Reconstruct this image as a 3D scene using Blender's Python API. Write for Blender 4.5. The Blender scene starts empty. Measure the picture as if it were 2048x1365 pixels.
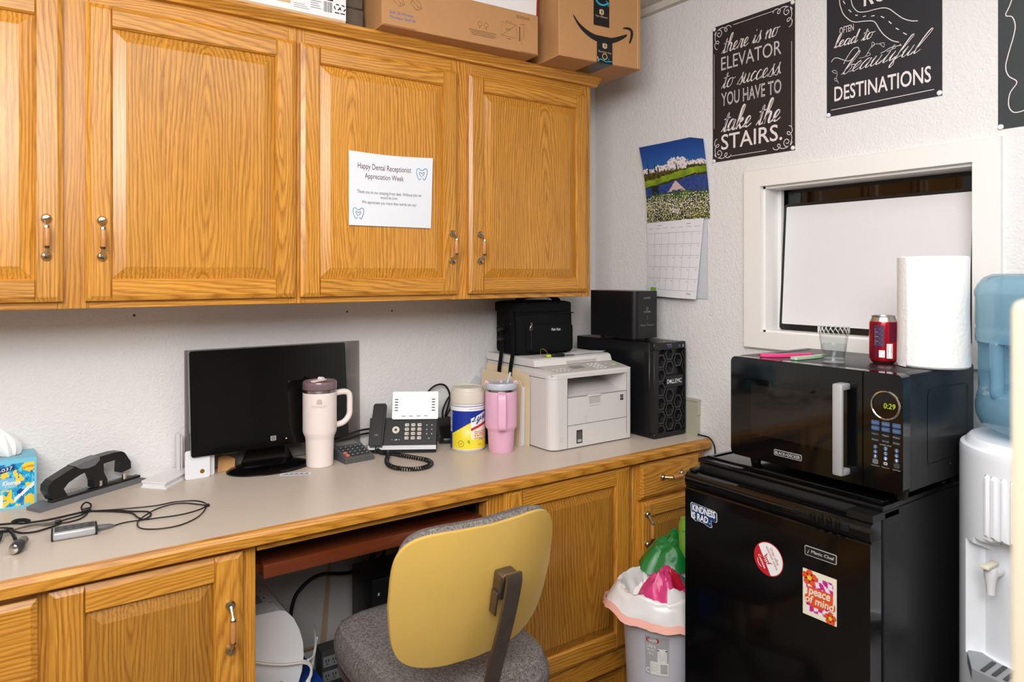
import bpy, bmesh, math, random
from mathutils import Vector, Matrix, noise as mnoise
random.seed(7)
C = bpy.context.scene.collection
sc = bpy.context.scene
PI = math.pi

# ---------------------------------------------------------------- camera, world, light, exposure
cam = bpy.data.cameras.new('camera'); co = bpy.data.objects.new('camera', cam); C.objects.link(co)
co.location = (0, 0, 1.32); co.rotation_euler = (PI/2, 0, -math.radians(35.32))
cam.sensor_width = 36; cam.lens = 36*1430/2048; cam.shift_y = -(682.5-547)/2048
cam.clip_start = .05; cam.clip_end = 30
cam.dof.use_dof = True; cam.dof.focus_distance = 2.05; cam.dof.aperture_fstop = 5.0
sc.camera = co
w = bpy.data.worlds.new('world'); sc.world = w; w.use_nodes = True
w.node_tree.nodes['Background'].inputs[0].default_value = (.9, .95, 1, 1)
w.node_tree.nodes['Background'].inputs[1].default_value = .3
sc.view_settings.view_transform = 'Standard'; sc.view_settings.look = 'None'
sc.view_settings.gamma = 1; sc.view_settings.use_curve_mapping = False
sc.view_settings.exposure = -.1
def area(name, loc, target, sx, sy, power, col):
    l = bpy.data.lights.new(name, 'AREA'); l.shape = 'RECTANGLE'; l.size = sx; l.size_y = sy
    l.energy = power; l.color = col
    o = bpy.data.objects.new(name, l); C.objects.link(o); o.location = loc
    o.rotation_euler = (Vector(target)-Vector(loc)).to_track_quat('-Z', 'Y').to_euler()
    return o
area('bounce_key', (-.50, -.3, 1.99), (.85, 1.8, 1.95), 1.45, .66, 57, (.98, .99, 1))  # unseen key lamp added behind the camera for bounced flash, not a window
area('ceiling_light', (.3, .2, 2.29), (.3, .2, 0), 2.2, 1.6, 33, (.97, .985, 1))

# ---------------------------------------------------------------- node materials
def lin(c):
    return tuple((x/255/12.92 if x/255 <= .04045 else ((x/255+.055)/1.055)**2.4) for x in c)
class NT:
    def __init__(s, name):
        s.m = bpy.data.materials.new(name); s.m.use_nodes = True; s.t = s.m.node_tree
        s.b = s.t.nodes['Principled BSDF']
    def n(s, typ, **k):
        x = s.t.nodes.new(typ)
        for a, v in k.items(): setattr(x, a, v)
        return x
    def l(s, a, b): s.t.links.new(a, b)
    def put(s, sock, v):
        if isinstance(v, bpy.types.NodeSocket): s.l(v, sock)
        else: sock.default_value = v
    def math(s, op, a, b=0.0, c=None):
        x = s.n('ShaderNodeMath', operation=op); s.put(x.inputs[0], a); s.put(x.inputs[1], b)
        if c is not None: s.put(x.inputs[2], c)
        return x.outputs[0]
    def noise(s, vec, scale, detail=3, rough=.5):
        x = s.n('ShaderNodeTexNoise'); s.put(x.inputs['Vector'], vec) if vec is not None else None
        x.inputs['Scale'].default_value = scale; x.inputs['Detail'].default_value = detail
        x.inputs['Roughness'].default_value = rough
        return x.outputs[0]
    def comb(s, x, y, z):
        c = s.n('ShaderNodeCombineXYZ'); s.put(c.inputs[0], x); s.put(c.inputs[1], y); s.put(c.inputs[2], z)
        return c.outputs[0]
    def vmath(s, op, a, b):
        x = s.n('ShaderNodeVectorMath', operation=op); s.put(x.inputs[0], a); s.put(x.inputs[1], b)
        return x.outputs[0]
    def mix(s, f, a, b, mode='MIX'):
        x = s.n('ShaderNodeMix', data_type='RGBA', blend_type=mode)
        s.put(x.inputs[0], f); s.put(x.inputs[6], a if not isinstance(a, tuple) else (*a[:3], 1)); s.put(x.inputs[7], b if not isinstance(b, tuple) else (*b[:3], 1))
        return x.outputs[2]
    def ramp(s, f, stops):
        r = s.n('ShaderNodeValToRGB'); s.put(r.inputs[0], f); e = r.color_ramp.elements
        while len(e) < len(stops): e.new(.5)
        for q, (p, c) in zip(e, stops): q.position = p; q.color = (*c, 1)
        return r.outputs[0]
    def bump(s, h, strength, dist):
        b = s.n('ShaderNodeBump'); b.inputs['Strength'].default_value = strength; b.inputs['Distance'].default_value = dist
        s.put(b.inputs['Height'], h); s.l(b.outputs[0], s.b.inputs['Normal'])
    def coord(s): return s.n('ShaderNodeTexCoord').outputs['Object']
M = {}
def mat(name, rgb, rough=.5, metal=0, spec=.5, vary=.0, vscale=30, bump=0, bscale=200, bdist=.001, trans=0, alpha=1, ior=1.45, emit=0, coat=0, aniso=None):
    t = NT(name); c = lin(rgb); b = t.b
    b.inputs['Roughness'].default_value = rough; b.inputs['Metallic'].default_value = metal
    b.inputs['Specular IOR Level'].default_value = spec; b.inputs['IOR'].default_value = ior
    b.inputs['Transmission Weight'].default_value = trans; b.inputs['Alpha'].default_value = alpha
    b.inputs['Coat Weight'].default_value = coat
    vec = t.coord()
    v = max(vary, .012)
    f = t.noise(vec, vscale, 3)
    t.put(b.inputs['Base Color'], t.mix(f, tuple(x*(1-v) for x in c), tuple(min(1, x*(1+v)) for x in c)))
    if bump: t.bump(t.noise(vec, bscale, 3), bump, bdist)
    if emit:
        b.inputs['Emission Color'].default_value = (*c, 1); b.inputs['Emission Strength'].default_value = emit
    M[name] = t.m
    return t.m
def oak(name, axis, light, dark, rough=.29, freq=104):
    t = NT(name); b = t.b
    sep = t.n('ShaderNodeSeparateXYZ'); t.l(t.coord(), sep.inputs[0])
    x, y, z = sep.outputs
    if axis == 'x': x, z = z, x
    if axis == 'y': y, z = z, y
    rnd = t.n('ShaderNodeObjectInfo').outputs['Random']
    r1 = t.math('FRACT', t.math('MULTIPLY', rnd, 7.31)); r2 = t.math('FRACT', t.math('MULTIPLY', rnd, 23.7)); r3 = t.math('FRACT', t.math('MULTIPLY', rnd, 51.3))
    off = t.comb(t.math('MULTIPLY', rnd, 37.), t.math('MULTIPLY', r1, 31.), t.math('MULTIPLY', r2, 53.))
    p = t.vmath('ADD', t.comb(x, y, z), off)
    n1 = t.math('SUBTRACT', t.noise(t.vmath('MULTIPLY', p, (6, 6, .9)), 1, 3), .5)
    n2 = t.math('SUBTRACT', t.noise(t.vmath('MULTIPLY', p, (120, 120, 16)), 1, 2, .6), .5)
    x0 = t.math('MULTIPLY', t.math('SUBTRACT', r1, .5), .26); z0 = t.math('MULTIPLY', t.math('SUBTRACT', r2, .5), 1.1)
    xx = t.math('ADD', t.math('SUBTRACT', x, x0), t.math('MULTIPLY', n1, .11))
    yy = t.math('ADD', t.math('MULTIPLY', t.math('SUBTRACT', z, z0), .10), t.math('ADD', y, .02))
    r = t.math('SQRT', t.math('ADD', t.math('MULTIPLY', xx, xx), t.math('MULTIPLY', yy, yy)))
    r = t.math('ADD', r, t.math('MULTIPLY', n2, .0075))
    ring = t.math('FRACT', t.math('MULTIPLY', t.math('POWER', r, .92), freq))
    wide = t.noise(t.vmath('MULTIPLY', p, (14, 14, 3)), 1, 2)
    base0 = t.ramp(ring, [(0, dark), (.16, tuple(d*.6+l*.4 for d, l in zip(dark, light))), (.5, light), (.78, tuple(l*.95 for l in light)), (1, tuple(d*.75+l*.25 for d, l in zip(dark, light)))])
    base = t.mix(t.math('MULTIPLY', t.math('SUBTRACT', wide, .30), 1.1), base0, tuple(l*.86+d*.14 for d, l in zip(dark, light)))
    pores = t.noise(t.vmath('MULTIPLY', p, (520, 520, 9)), 1, 2)
    pf = t.math('MULTIPLY', t.math('SMOOTH_MIN', t.math('MAXIMUM', t.math('SUBTRACT', pores, .54), 0.0), .12, .02), 4.2)
    c1 = t.mix(pf, base, tuple(d*.8 for d in dark))
    big = t.noise(t.vmath('MULTIPLY', p, (5, 5, 1.5)), 1, 2)
    fine = t.noise(t.vmath('MULTIPLY', p, (300, 300, 5)), 1, 2, .7)
    k = t.math('ADD', t.math('ADD', t.math('MULTIPLY', big, .30), t.math('MULTIPLY', fine, .62)), t.math('ADD', .42, t.math('MULTIPLY', r3, .16)))
    c2 = t.mix(1.0, c1, t.comb(k, k, k), 'MULTIPLY')
    t.put(b.inputs['Base Color'], c2)
    b.inputs['Roughness'].default_value = rough; b.inputs['Specular IOR Level'].default_value = .55
    t.bump(t.math('ADD', t.math('MULTIPLY', pores, -.6), t.math('MULTIPLY', ring, .15)), .10, .0006)
    M[name] = t.m
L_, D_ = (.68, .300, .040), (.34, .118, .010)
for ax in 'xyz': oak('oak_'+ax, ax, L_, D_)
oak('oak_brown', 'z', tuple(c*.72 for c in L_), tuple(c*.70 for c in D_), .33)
def wall_mat(name, rgb, s=1.0):
    t = NT(name); vec = t.coord(); c = lin(rgb)
    t.put(t.b.inputs['Base Color'], t.mix(t.noise(vec, 3, 3), tuple(x*.97 for x in c), c))
    t.b.inputs['Roughness'].default_value = .62; t.b.inputs['Specular IOR Level'].default_value = .3
    h = t.math('ADD', t.noise(vec, 150*s, 2, .55), t.math('MULTIPLY', t.noise(vec, 55*s, 2), .8))
    t.bump(h, .58, .0035); M[name] = t.m
wall_mat('wall_paint', (230, 227, 225)); wall_mat('ceiling_tile', (214, 204, 192), .5)
def fabric(name, a, b_, scale=900, bumpd=.0015):
    t = NT(name); vec = t.coord()
    n = t.noise(vec, scale, 2, .8); n2 = t.noise(vec, scale*.3, 3, .8)
    f = t.math('ADD', t.math('MULTIPLY', n, .65), t.math('MULTIPLY', n2, .35))
    t.put(t.b.inputs['Base Color'], t.ramp(f, [(.38, lin(a)), (.62, lin(b_))]))
    t.b.inputs['Roughness'].default_value = .95; t.b.inputs['Specular IOR Level'].default_value = .1
    t.bump(f, .6, bumpd); M[name] = t.m
fabric('tweed', (62, 58, 58), (150, 143, 138), 420)
fabric('black_nylon', (12, 12, 13), (27, 27, 29), 700, .0006)
t = NT('print_paint'); a_ = t.n('ShaderNodeAttribute', attribute_name='Col'); t.l(a_.outputs['Color'], t.b.inputs['Base Color'])
t.b.inputs['Roughness'].default_value = .42; M['print_paint'] = t.m
def glassy(name, rgb, rough=.02, tint_w=.25, ior=1.1, opac=.0, opq=(255, 255, 255)):
    """thin clear plastic: straight-through light with a tint, plus a gloss layer"""
    t = NT(name); nt = t.t; nt.nodes.remove(t.b)
    tr = t.n('ShaderNodeBsdfTransparent'); tr.inputs[0].default_value = (*lin(rgb), 1)
    gl = t.n('ShaderNodeBsdfGlossy'); gl.inputs['Roughness'].default_value = rough
    lw = t.n('ShaderNodeLayerWeight'); lw.inputs[0].default_value = .5
    fac = t.math('ADD', t.math('MULTIPLY', t.math('POWER', lw.outputs['Facing'], 4.0), .6), .035)
    df = t.n('ShaderNodeBsdfPrincipled'); df.inputs['Base Color'].default_value = (*lin(opq), 1); df.inputs['Roughness'].default_value = .35
    m1 = t.n('ShaderNodeMixShader'); m1.inputs[0].default_value = opac; t.l(tr.outputs[0], m1.inputs[1]); t.l(df.outputs[0], m1.inputs[2])
    m2 = t.n('ShaderNodeMixShader'); t.l(fac, m2.inputs[0]); t.l(m1.outputs[0], m2.inputs[1]); t.l(gl.outputs[0], m2.inputs[2])
    t.l(m2.outputs[0], nt.nodes['Material Output'].inputs[0]); M[name] = t.m
glassy('clear_glass', (248, 250, 250)); glassy('acrylic_clear', (222, 220, 218), .03)
glassy('bottle_blue', (204, 226, 236), .06, opac=.36, opq=(146, 190, 210)); glassy('bag_film', (244, 242, 240), .4, opac=.86, opq=(238, 234, 232))
glassy('cup_lid_clear', (220, 200, 202), .05, opac=.34, opq=(186, 156, 160)); glassy('green_film', (40, 150, 70), .15, opac=.8, opq=(14, 128, 52))
glassy('water', (246, 249, 249), .0)
mat('counter', (203, 189, 174), .34, vary=.03, vscale=260, spec=.45)
mat('white_trim', (237, 234, 230), .35, vary=.01); mat('floor_tile', (112, 106, 100), .5, vary=.15, vscale=8)
mat('gloss_black', (9, 9, 10), .07, vary=.02); mat('satin_black', (20, 20, 22), .33); mat('matte_black', (17, 17, 18), .55)
mat('rubber', (14, 14, 14), .5); mat('fridge_black', (7, 7, 8), .12, coat=.2); mat('fridge_side', (24, 24, 26), .36, bump=.08, bscale=500)
mat('dark_glass', (10, 9, 9), .03); mat('screen_black', (10, 9, 9), .06)
mat('chrome', (215, 210, 200), .12, 1); mat('nickel', (190, 180, 160), .18, 1); mat('steel', (170, 165, 160), .28, 1); mat('worn_steel', (120, 108, 98), .38, .9, vary=.25, vscale=40)
mat('silver_plastic', (178, 178, 180), .35, .3); mat('grip_wood', (196, 132, 74), .3, vary=.2, vscale=60)
mat('white_plastic', (232, 231, 232), .3); mat('grey_white', (216, 212, 210), .4); mat('printer_white', (216, 211, 207), .45); mat('printer_grey', (190, 184, 178), .5); mat('pale_grey', (150, 150, 152), .5)
mat('mid_grey', (104, 104, 106), .45); mat('dark_grey', (58, 58, 60), .45); mat('paper', (226, 226, 230), .7); mat('paper_grey', (205, 206, 210), .7)
mat('cardboard', (186, 136, 88), .75, vary=.06, vscale=60); mat('cardboard_dark', (160, 112, 70), .8, vary=.06); mat('cardboard_pale', (206, 174, 134), .75, vary=.05)
mat('ink_black', (20, 18, 18), .6); mat('ink_grey', (92, 90, 92), .6); mat('ink_maroon', (96, 52, 58), .6); mat('ink_blue', (36, 110, 180), .6); mat('ink_pale', (150, 150, 152), .6)
mat('dell_blue', (62, 108, 176), .6); mat('teal', (40, 160, 190), .5); mat('tape_black', (24, 24, 26), .3); mat('box_ink', (112, 78, 48), .7); mat('box_white', (238, 234, 232), .4); mat('box_red', (200, 24, 40), .4)
mat('chalk_black', (44, 39, 41), .5, vary=.1, vscale=14); mat('chalk_blue', (42, 42, 48), .45, vary=.14, vscale=10); mat('chalk_green', (54, 58, 60), .45, vary=.1, vscale=10); mat('chalk', (232, 222, 220), .7, vary=.08, vscale=200)
mat('whiteboard', (226, 226, 228), .3); mat('cream_cup', (236, 222, 216), .45); mat('cup_mark', (200, 178, 168), .5); mat('pink_cup', (232, 178, 204), .42); mat('frost', (204, 206, 216), .3, alpha=.85); mat('pink_pale', (236, 190, 206), .4)
mat('key_cream', (214, 206, 190), .4); mat('key_ink', (60, 56, 50), .5); mat('key_red', (214, 110, 92), .5); mat('lcd', (118, 120, 116), .25); mat('calc_grey', (84, 86, 88), .4)
mat('phone_glare', (232, 228, 228), .05, coat=1, spec=1); mat('red_led', (255, 120, 90), .4, emit=3); mat('green_led', (150, 170, 40), .4, emit=.7)  # phone screen is white: the bright reflection is put into its base colour
mat('lysol_blue', (8, 44, 148), .35); mat('lysol_yellow', (244, 216, 40), .35); mat('red_ink', (196, 34, 46), .4); mat('white_ink', (240, 240, 240), .45); mat('navy', (24, 58, 108), .4)
mat('manila', (226, 204, 168), .7, vary=.03); mat('cherry', (98, 42, 18), .26, vary=.16, vscale=14, coat=.3); mat('seat_brown', (72, 42, 34), .4, vary=.1)
mat('chair_yellow', (206, 168, 86), .34, vary=.07, vscale=9, coat=.2); mat('blue_box', (14, 66, 150), .35); mat('kraft', (196, 146, 92), .6, vary=.08)
mat('bin_grey', (196, 194, 202), .45); mat('band_pink', (240, 176, 160), .45); mat('wrap_pink', (206, 62, 122), .22, vary=.15, vscale=40); mat('wrap_red', (176, 26, 44), .25); mat('wrap_green', (70, 120, 96), .3); mat('can_green', (126, 176, 62), .3, vary=.12, vscale=30)
mat('tag_grey', (168, 168, 170), .5); mat('tag_pale', (226, 224, 218), .5); mat('can_red', (186, 22, 40), .2, .55); mat('can_plum', (108, 22, 50), .25, .4); mat('can_dark', (70, 40, 70), .4); mat('alu', (205, 205, 205), .25, 1); mat('phone_black', (11, 11, 12), .42); mat('bezel_grey', (46, 46, 49), .4); mat('oven_window', (27, 23, 20), .06); mat('badge_silver', (196, 196, 196), .35, .2)
mat('hot_pink', (232, 62, 128), .4); mat('mint', (176, 204, 170), .5); mat('paper_towel', (240, 238, 236), .85, bump=.5, bscale=120, bdist=.003)
mat('panel_blue', (58, 86, 124), .4); mat('panel_ink', (172, 178, 186), .5); mat('olive', (176, 174, 154), .5); mat('cooler_white', (238, 240, 244), .3); mat('tap_cream', (226, 220, 200), .35); mat('tray_grey', (150, 152, 156), .45); mat('gel_mark', (60, 80, 160), .5)
mat('post_cream', (196, 182, 160), .5); mat('back_board', (198, 194, 190), .6, vary=.03); mat('stain', (186, 158, 128), .7); mat('plywood', (196, 152, 100), .6, vary=.15, vscale=40); mat('cord_white', (226, 222, 214), .5); mat('strip_grey', (66, 66, 66), .5)
mat('st_orange', (226, 84, 40), .45); mat('st_pink', (196, 42, 140), .45); mat('st_cream', (238, 230, 208), .45); mat('st_yellow', (232, 206, 60), .45); mat('lime', (200, 214, 40), .4); mat('tissue', (240, 238, 236), .8); mat('tissue_blue', (118, 190, 214), .45); mat('brass', (190, 150, 80), .25, 1); mat('dark_wood_print', (92, 80, 68), .5, vary=.3, vscale=50); mat('smoke', (92, 88, 78), .2); mat('light_panel', (255, 248, 236), .5, emit=2.0)

# ---------------------------------------------------------------- mesh builder
class Fr:
    """a flat frame: origin, x and y directions, normal = x cross y"""
    def __init__(s, o, x, y):
        s.o = Vector(o); s.x = Vector(x).normalized(); s.y = Vector(y).normalized(); s.n = s.x.cross(s.y)
    def __call__(s, a, b, n=0): return s.o + s.x*a + s.y*b + s.n*n
def CylFr(cx, cy, r, z0, a0):
    """wrap a flat print around an upright cylinder; x runs along the surface from angle a0"""
    return lambda a, b, n=0: Vector((cx+(r+n)*math.cos(a0+a/r), cy+(r+n)*math.sin(a0+a/r), z0+b))
def R3(o, az=0, tilt=0, roll=0):
    return Matrix.Translation(o) @ Matrix.Rotation(az, 4, 'Z') @ Matrix.Rotation(tilt, 4, 'X') @ Matrix.Rotation(roll, 4, 'Y')
_tc = {}
def text_geo(s, bold=0):
    k = (s, bold)
    if k not in _tc:
        cu = bpy.data.curves.new('t', 'FONT'); cu.body = s; cu.offset = bold; cu.resolution_u = 3
        o = bpy.data.objects.new('t', cu); C.objects.link(o)
        me = o.evaluated_get(bpy.context.evaluated_depsgraph_get()).to_mesh()
        vs = [(v.co.x, v.co.y) for v in me.vertices]; fs = [tuple(p.vertices) for p in me.polygons]
        bpy.data.objects.remove(o); bpy.data.curves.remove(cu)
        _tc[k] = (vs, fs)
    return _tc[k]
def spline(pts, n=6, closed=False):
    P = [Vector(p) for p in pts]; out = []; m = len(P)
    for i in range(m if closed else m-1):
        if closed: a, b, c, d = P[(i-1) % m], P[i], P[(i+1) % m], P[(i+2) % m]
        else: a, b, c, d = P[max(i-1, 0)], P[i], P[i+1], P[min(i+2, m-1)]
        for k in range(n):
            t = k/n
            out.append(.5*((2*b)+(c-a)*t+(2*a-5*b+4*c-d)*t*t+(3*b-a-3*c+d)*t**3))
    if not closed: out.append(P[-1])
    return out
class MB:
    def __init__(s, X=None): s.V = []; s.F = []; s.I = []; s.S = []; s.mats = []; s.X = X; s.cur = 0; s.sm = False
    def use(s, m, sm=None):
        if m not in s.mats: s.mats.append(m)
        s.cur = s.mats.index(m)
        if sm is not None: s.sm = sm
        return s
    def add(s, vs, fs):
        o = len(s.V)
        s.V += [tuple(s.X @ Vector(v)) for v in vs] if s.X is not None else [tuple(v) for v in vs]
        for f in fs: s.F.append(tuple(i+o for i in f)); s.I.append(s.cur); s.S.append(s.sm)
        return s
    def box(s, x0, x1, y0, y1, z0, z1, bev=0, seg=2):
        if not bev:
            return s.add([(x, y, z) for z in (z0, z1) for y in (y0, y1) for x in (x0, x1)],
                         [(0, 2, 3, 1), (4, 5, 7, 6), (0, 1, 5, 4), (1, 3, 7, 5), (3, 2, 6, 7), (2, 0, 4, 6)])
        bm = bmesh.new(); bmesh.ops.create_cube(bm, size=1)
        for v in bm.verts: v.co = Vector(((x0+x1)/2+v.co.x*(x1-x0), (y0+y1)/2+v.co.y*(y1-y0), (z0+z1)/2+v.co.z*(z1-z0)))
        bmesh.ops.bevel(bm, geom=bm.edges[:], offset=bev, segments=seg, affect='EDGES', profile=.5)
        bm.verts.index_update()
        sm = s.sm; s.sm = True
        s.add([v.co[:] for v in bm.verts], [tuple(v.index for v in f.verts) for f in bm.faces]); bm.free(); s.sm = sm
        return s
    def slab(s, x0, x1, z0, z1, yb, yf, ins=(0, 0, 0, 0), cd=.005):
        """board facing -Y with chamfered front edges; ins = left, right, bottom, top"""
        l, r, b, t = ins; ym = yf+cd
        q = lambda y, l, r, b, t: [(x0+l, y, z0+b), (x1-r, y, z0+b), (x1-r, y, z1-t), (x0+l, y, z1-t)]
        return s.add(q(yb, 0, 0, 0, 0)+q(ym, 0, 0, 0, 0)+q(yf, l, r, b, t),
                     [(3, 2, 1, 0)]+[(i, (i+1) % 4, 4+(i+1) % 4, 4+i) for i in range(4)]+[(4+i, 4+(i+1) % 4, 8+(i+1) % 4, 8+i) for i in range(4)]+[(8, 9, 10, 11)])
    def lathe(s, prof, c=(0, 0, 0), n=32, a0=0, a1=2*PI, capb=True, capt=True, rad=None):
        full = abs(a1-a0-2*PI) < 1e-6; cols = n if full else n+1
        vs = []
        for r, z in prof:
            for k in range(cols):
                a = a0+(a1-a0)*k/n; rr = r if rad is None else rad(r, z, a)
                vs.append((c[0]+rr*math.cos(a), c[1]+rr*math.sin(a), c[2]+z))
        fs = []
        for j in range(len(prof)-1):
            for k in range(n):
                k2 = (k+1) % cols; fs.append((j*cols+k, j*cols+k2, (j+1)*cols+k2, (j+1)*cols+k))
        if full and capb and prof[0][0] > 1e-5: fs.append(tuple(range(cols-1, -1, -1)))
        if full and capt and prof[-1][0] > 1e-5: fs.append(tuple((len(prof)-1)*cols+k for k in range(cols)))
        return s.add(vs, fs)
    def tube(s, pts, r, n=8, cap=True, flat=None, closed=False):
        P = [Vector(p) for p in pts]; m = len(P); rr = r if isinstance(r, (list, tuple)) else [r]*m
        vs = []; up = None
        for i in range(m):
            t = (P[(i+1) % m]-P[i-1]) if closed else (P[min(i+1, m-1)]-P[max(i-1, 0)])
            if t.length < 1e-9: t = Vector((0, 0, 1))
            t.normalize()
            if up is None: up = t.orthogonal().normalized() if flat is None else (Vector(flat)-t*Vector(flat).dot(t)).normalized()
            else:
                u = up-t*up.dot(t)
                up = u.normalized() if u.length > 1e-6 else t.orthogonal().normalized()
            b = t.cross(up)
            for k in range(n):
                a = 2*PI*k/n; vs.append(P[i]+up*math.cos(a)*rr[i]+b*math.sin(a)*rr[i])
        fs = [(i % m*n+k, i % m*n+(k+1) % n, (i+1) % m*n+(k+1) % n, (i+1) % m*n+k) for i in range(m if closed else m-1) for k in range(n)]
        if cap and not closed: fs += [tuple(range(n-1, -1, -1)), tuple((m-1)*n+k for k in range(n))]
        return s.add(vs, fs)
    def strap(s, pts, wdir, w, th, flat=None):
        """flat band along pts; wdir = width direction"""
        P = [Vector(p) for p in pts]; wd = Vector(wdir).normalized(); vs = []
        for i, p in enumerate(P):
            t = (P[min(i+1, len(P)-1)]-P[max(i-1, 0)]).normalized(); nn = t.cross(wd).normalized()
            vs += [p-wd*w/2-nn*th/2, p+wd*w/2-nn*th/2, p+wd*w/2+nn*th/2, p-wd*w/2+nn*th/2]
        fs = [(i*4+k, i*4+(k+1) % 4, i*4+4+(k+1) % 4, i*4+4+k) for i in range(len(P)-1) for k in range(4)]
        return s.add(vs, fs+[(3, 2, 1, 0), tuple(len(P)*4-4+k for k in range(4))])
    def poly(s, p2, F, n=0): return s.add([F(a, b, n) for a, b in p2], [tuple(range(len(p2)))])
    def rect(s, x0, y0, x1, y1, F, n=0): return s.poly([(x0, y0), (x1, y0), (x1, y1), (x0, y1)], F, n)
    def prism(s, p2, F, n0, n1):
        m = len(p2)
        return s.add([F(a, b, n0) for a, b in p2]+[F(a, b, n1) for a, b in p2],
                     [tuple(range(m-1, -1, -1)), tuple(range(m, 2*m))]+[(i, (i+1) % m, m+(i+1) % m, m+i) for i in range(m)])
    def disc(s, cx, cy, r, F, n=0, k=20, ry=None): return s.poly([(cx+r*math.cos(2*PI*i/k), cy+(ry or r)*math.sin(2*PI*i/k)) for i in range(k)], F, n)
    def ribbon(s, pts, w, F, n=0, closed=False, calli=False):
        P = [Vector((p[0], p[1])) for p in pts]; m = len(P); vs = []
        for i in range(m):
            t = (P[(i+1) % m]-P[i-1]) if closed else (P[min(i+1, m-1)]-P[max(i-1, 0)])
            if t.length < 1e-9: t = Vector((1, 0))
            t.normalize(); ww = w*(.42+.75*max(0, -t.y)) if calli else w
            d = Vector((-t.y, t.x))*ww/2
            vs += [F(*(P[i]-d), n), F(*(P[i]+d), n)]
        return s.add(vs, [(2*i, 2*((i+1) % m), 2*((i+1) % m)+1, 2*i+1) for i in range(m if closed else m-1)])
    def ring(s, cx, cy, r, w, F, n=0, k=24): return s.ribbon([(cx+r*math.cos(2*PI*i/k), cy+r*math.sin(2*PI*i/k)) for i in range(k)], w, F, n, closed=True)
    def text(s, st, F, x0, y0, x1, y1, n=.0004, shear=0, bold=0, fit=True, al='c', slope=0):
        vs, fs = text_geo(st, bold)
        if not vs: return s
        vs = [(a+shear*b, b) for a, b in vs]
        ax, bx = min(v[0] for v in vs), max(v[0] for v in vs); ay, by = min(v[1] for v in vs), max(v[1] for v in vs)
        sx, sy = (x1-x0)/(bx-ax), (y1-y0)/(by-ay); ox = x0
        if not fit:
            sx = min(sx, sy); sy = sx if sx < sy else sy
            ox = x0 if al == 'l' else (x0+x1)/2-(bx-ax)*sx/2
        return s.add([F(ox+(a-ax)*sx, y0+(b-ay)*sy+slope*(a-ax)*sx, n) for a, b in vs], fs)
    def script(s, st, F, x0, y0, x1, y1, wt=.16, n=.0004, shear=.28, slope=0):
        L = []; pen = 0
        for ch in st:
            if ch == ' ': pen += .55; continue
            adv, strokes = GL[ch]
            for k in strokes:
                q = spline([(pen+a+shear*b, b, 0) for a, b in k], 5) if len(k) > 2 else [Vector((pen+a+shear*b, b, 0)) for a, b in k]
                L.append(q)
            pen += adv
        ax = min(p.x for q in L for p in q); bx = max(p.x for q in L for p in q); ay = min(p.y for q in L for p in q); by = max(p.y for q in L for p in q)
        sx, sy = (x1-x0)/(bx-ax), (y1-y0)/(by-ay)
        for q in L: s.ribbon([(x0+(p.x-ax)*sx, y0+(p.y-ay)*sy+slope*(p.x-ax)*sx) for p in q], wt*min(sx, sy), F, n, calli=True)
        return s
    def grid(s, fn, nu, nv, closeu=False):
        cols = nu if closeu else nu+1
        vs = [fn(i/nu, j/nv) for j in range(nv+1) for i in range(cols)]
        return s.add(vs, [(j*cols+i, j*cols+(i+1) % cols, (j+1)*cols+(i+1) % cols, (j+1)*cols+i) for j in range(nv) for i in range(nu)])
    def build(s, name, parent=None, base=False, label=None, recalc=True):
        V = [Vector(v) for v in s.V]
        lo = Vector([min(v[i] for v in V) for i in range(3)]); hi = Vector([max(v[i] for v in V) for i in range(3)])
        c = (lo+hi)/2
        if parent is None or base: c.z = lo.z
        me = bpy.data.meshes.new(name); me.from_pydata([v-c for v in V], [], s.F)
        for m in s.mats: me.materials.append(M[m])
        me.polygons.foreach_set('material_index', s.I); me.polygons.foreach_set('use_smooth', s.S)
        me.update()
        if any(s.S):
            try: me.set_sharp_from_angle(angle=math.radians(38))
            except Exception: pass
        return link(name, me, c, parent, label)
WL = {}
def link(name, me, c, parent=None, label=None):
    o = bpy.data.objects.new(name, me); C.objects.link(o); c = Vector(c)
    WL[o.name] = c
    if parent is not None:
        o.parent = parent; o.location = c-WL[parent.name]
    else: o.location = c
    if label: o['label'] = label
    return o
def tag(o, label, cat, group=None):
    o['label'] = label; o['category'] = cat
    if group: o['group'] = group
    return o
def thing(name, label, cat, loc, group=None): return tag(link(name, None, loc, None), label, cat, group)
def struct(o): o['kind'] = 'structure'; return o
def bx(name, m, parent, x0, x1, y0, y1, z0, z1, bev=0, seg=2, X=None): return MB(X).use(m).box(x0, x1, y0, y1, z0, z1, bev, seg).build(name, parent)
def painted(name, fn, colf, nu, nv, parent, label=None):
    """a printed sheet: fn(u,v) gives the surface, colf(u,v) the print colour"""
    vs = [Vector(fn(i/nu, j/nv)) for j in range(nv+1) for i in range(nu+1)]; c = sum(vs, Vector())/len(vs)
    fs = [(j*(nu+1)+i, j*(nu+1)+i+1, (j+1)*(nu+1)+i+1, (j+1)*(nu+1)+i) for j in range(nv) for i in range(nu)]
    me = bpy.data.meshes.new(name); me.from_pydata([v-c for v in vs], [], fs); me.materials.append(M['print_paint'])
    at = me.color_attributes.new('Col', 'FLOAT_COLOR', 'CORNER'); buf = []
    for j in range(nv):
        for i in range(nu): buf += [*lin(colf((i+.5)/nu, (j+.5)/nv)), 1]*4
    at.data.foreach_set('color', buf); me.polygons.foreach_set('use_smooth', [True]*len(fs)); me.update()
    return link(name, me, c, parent, label)
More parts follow.
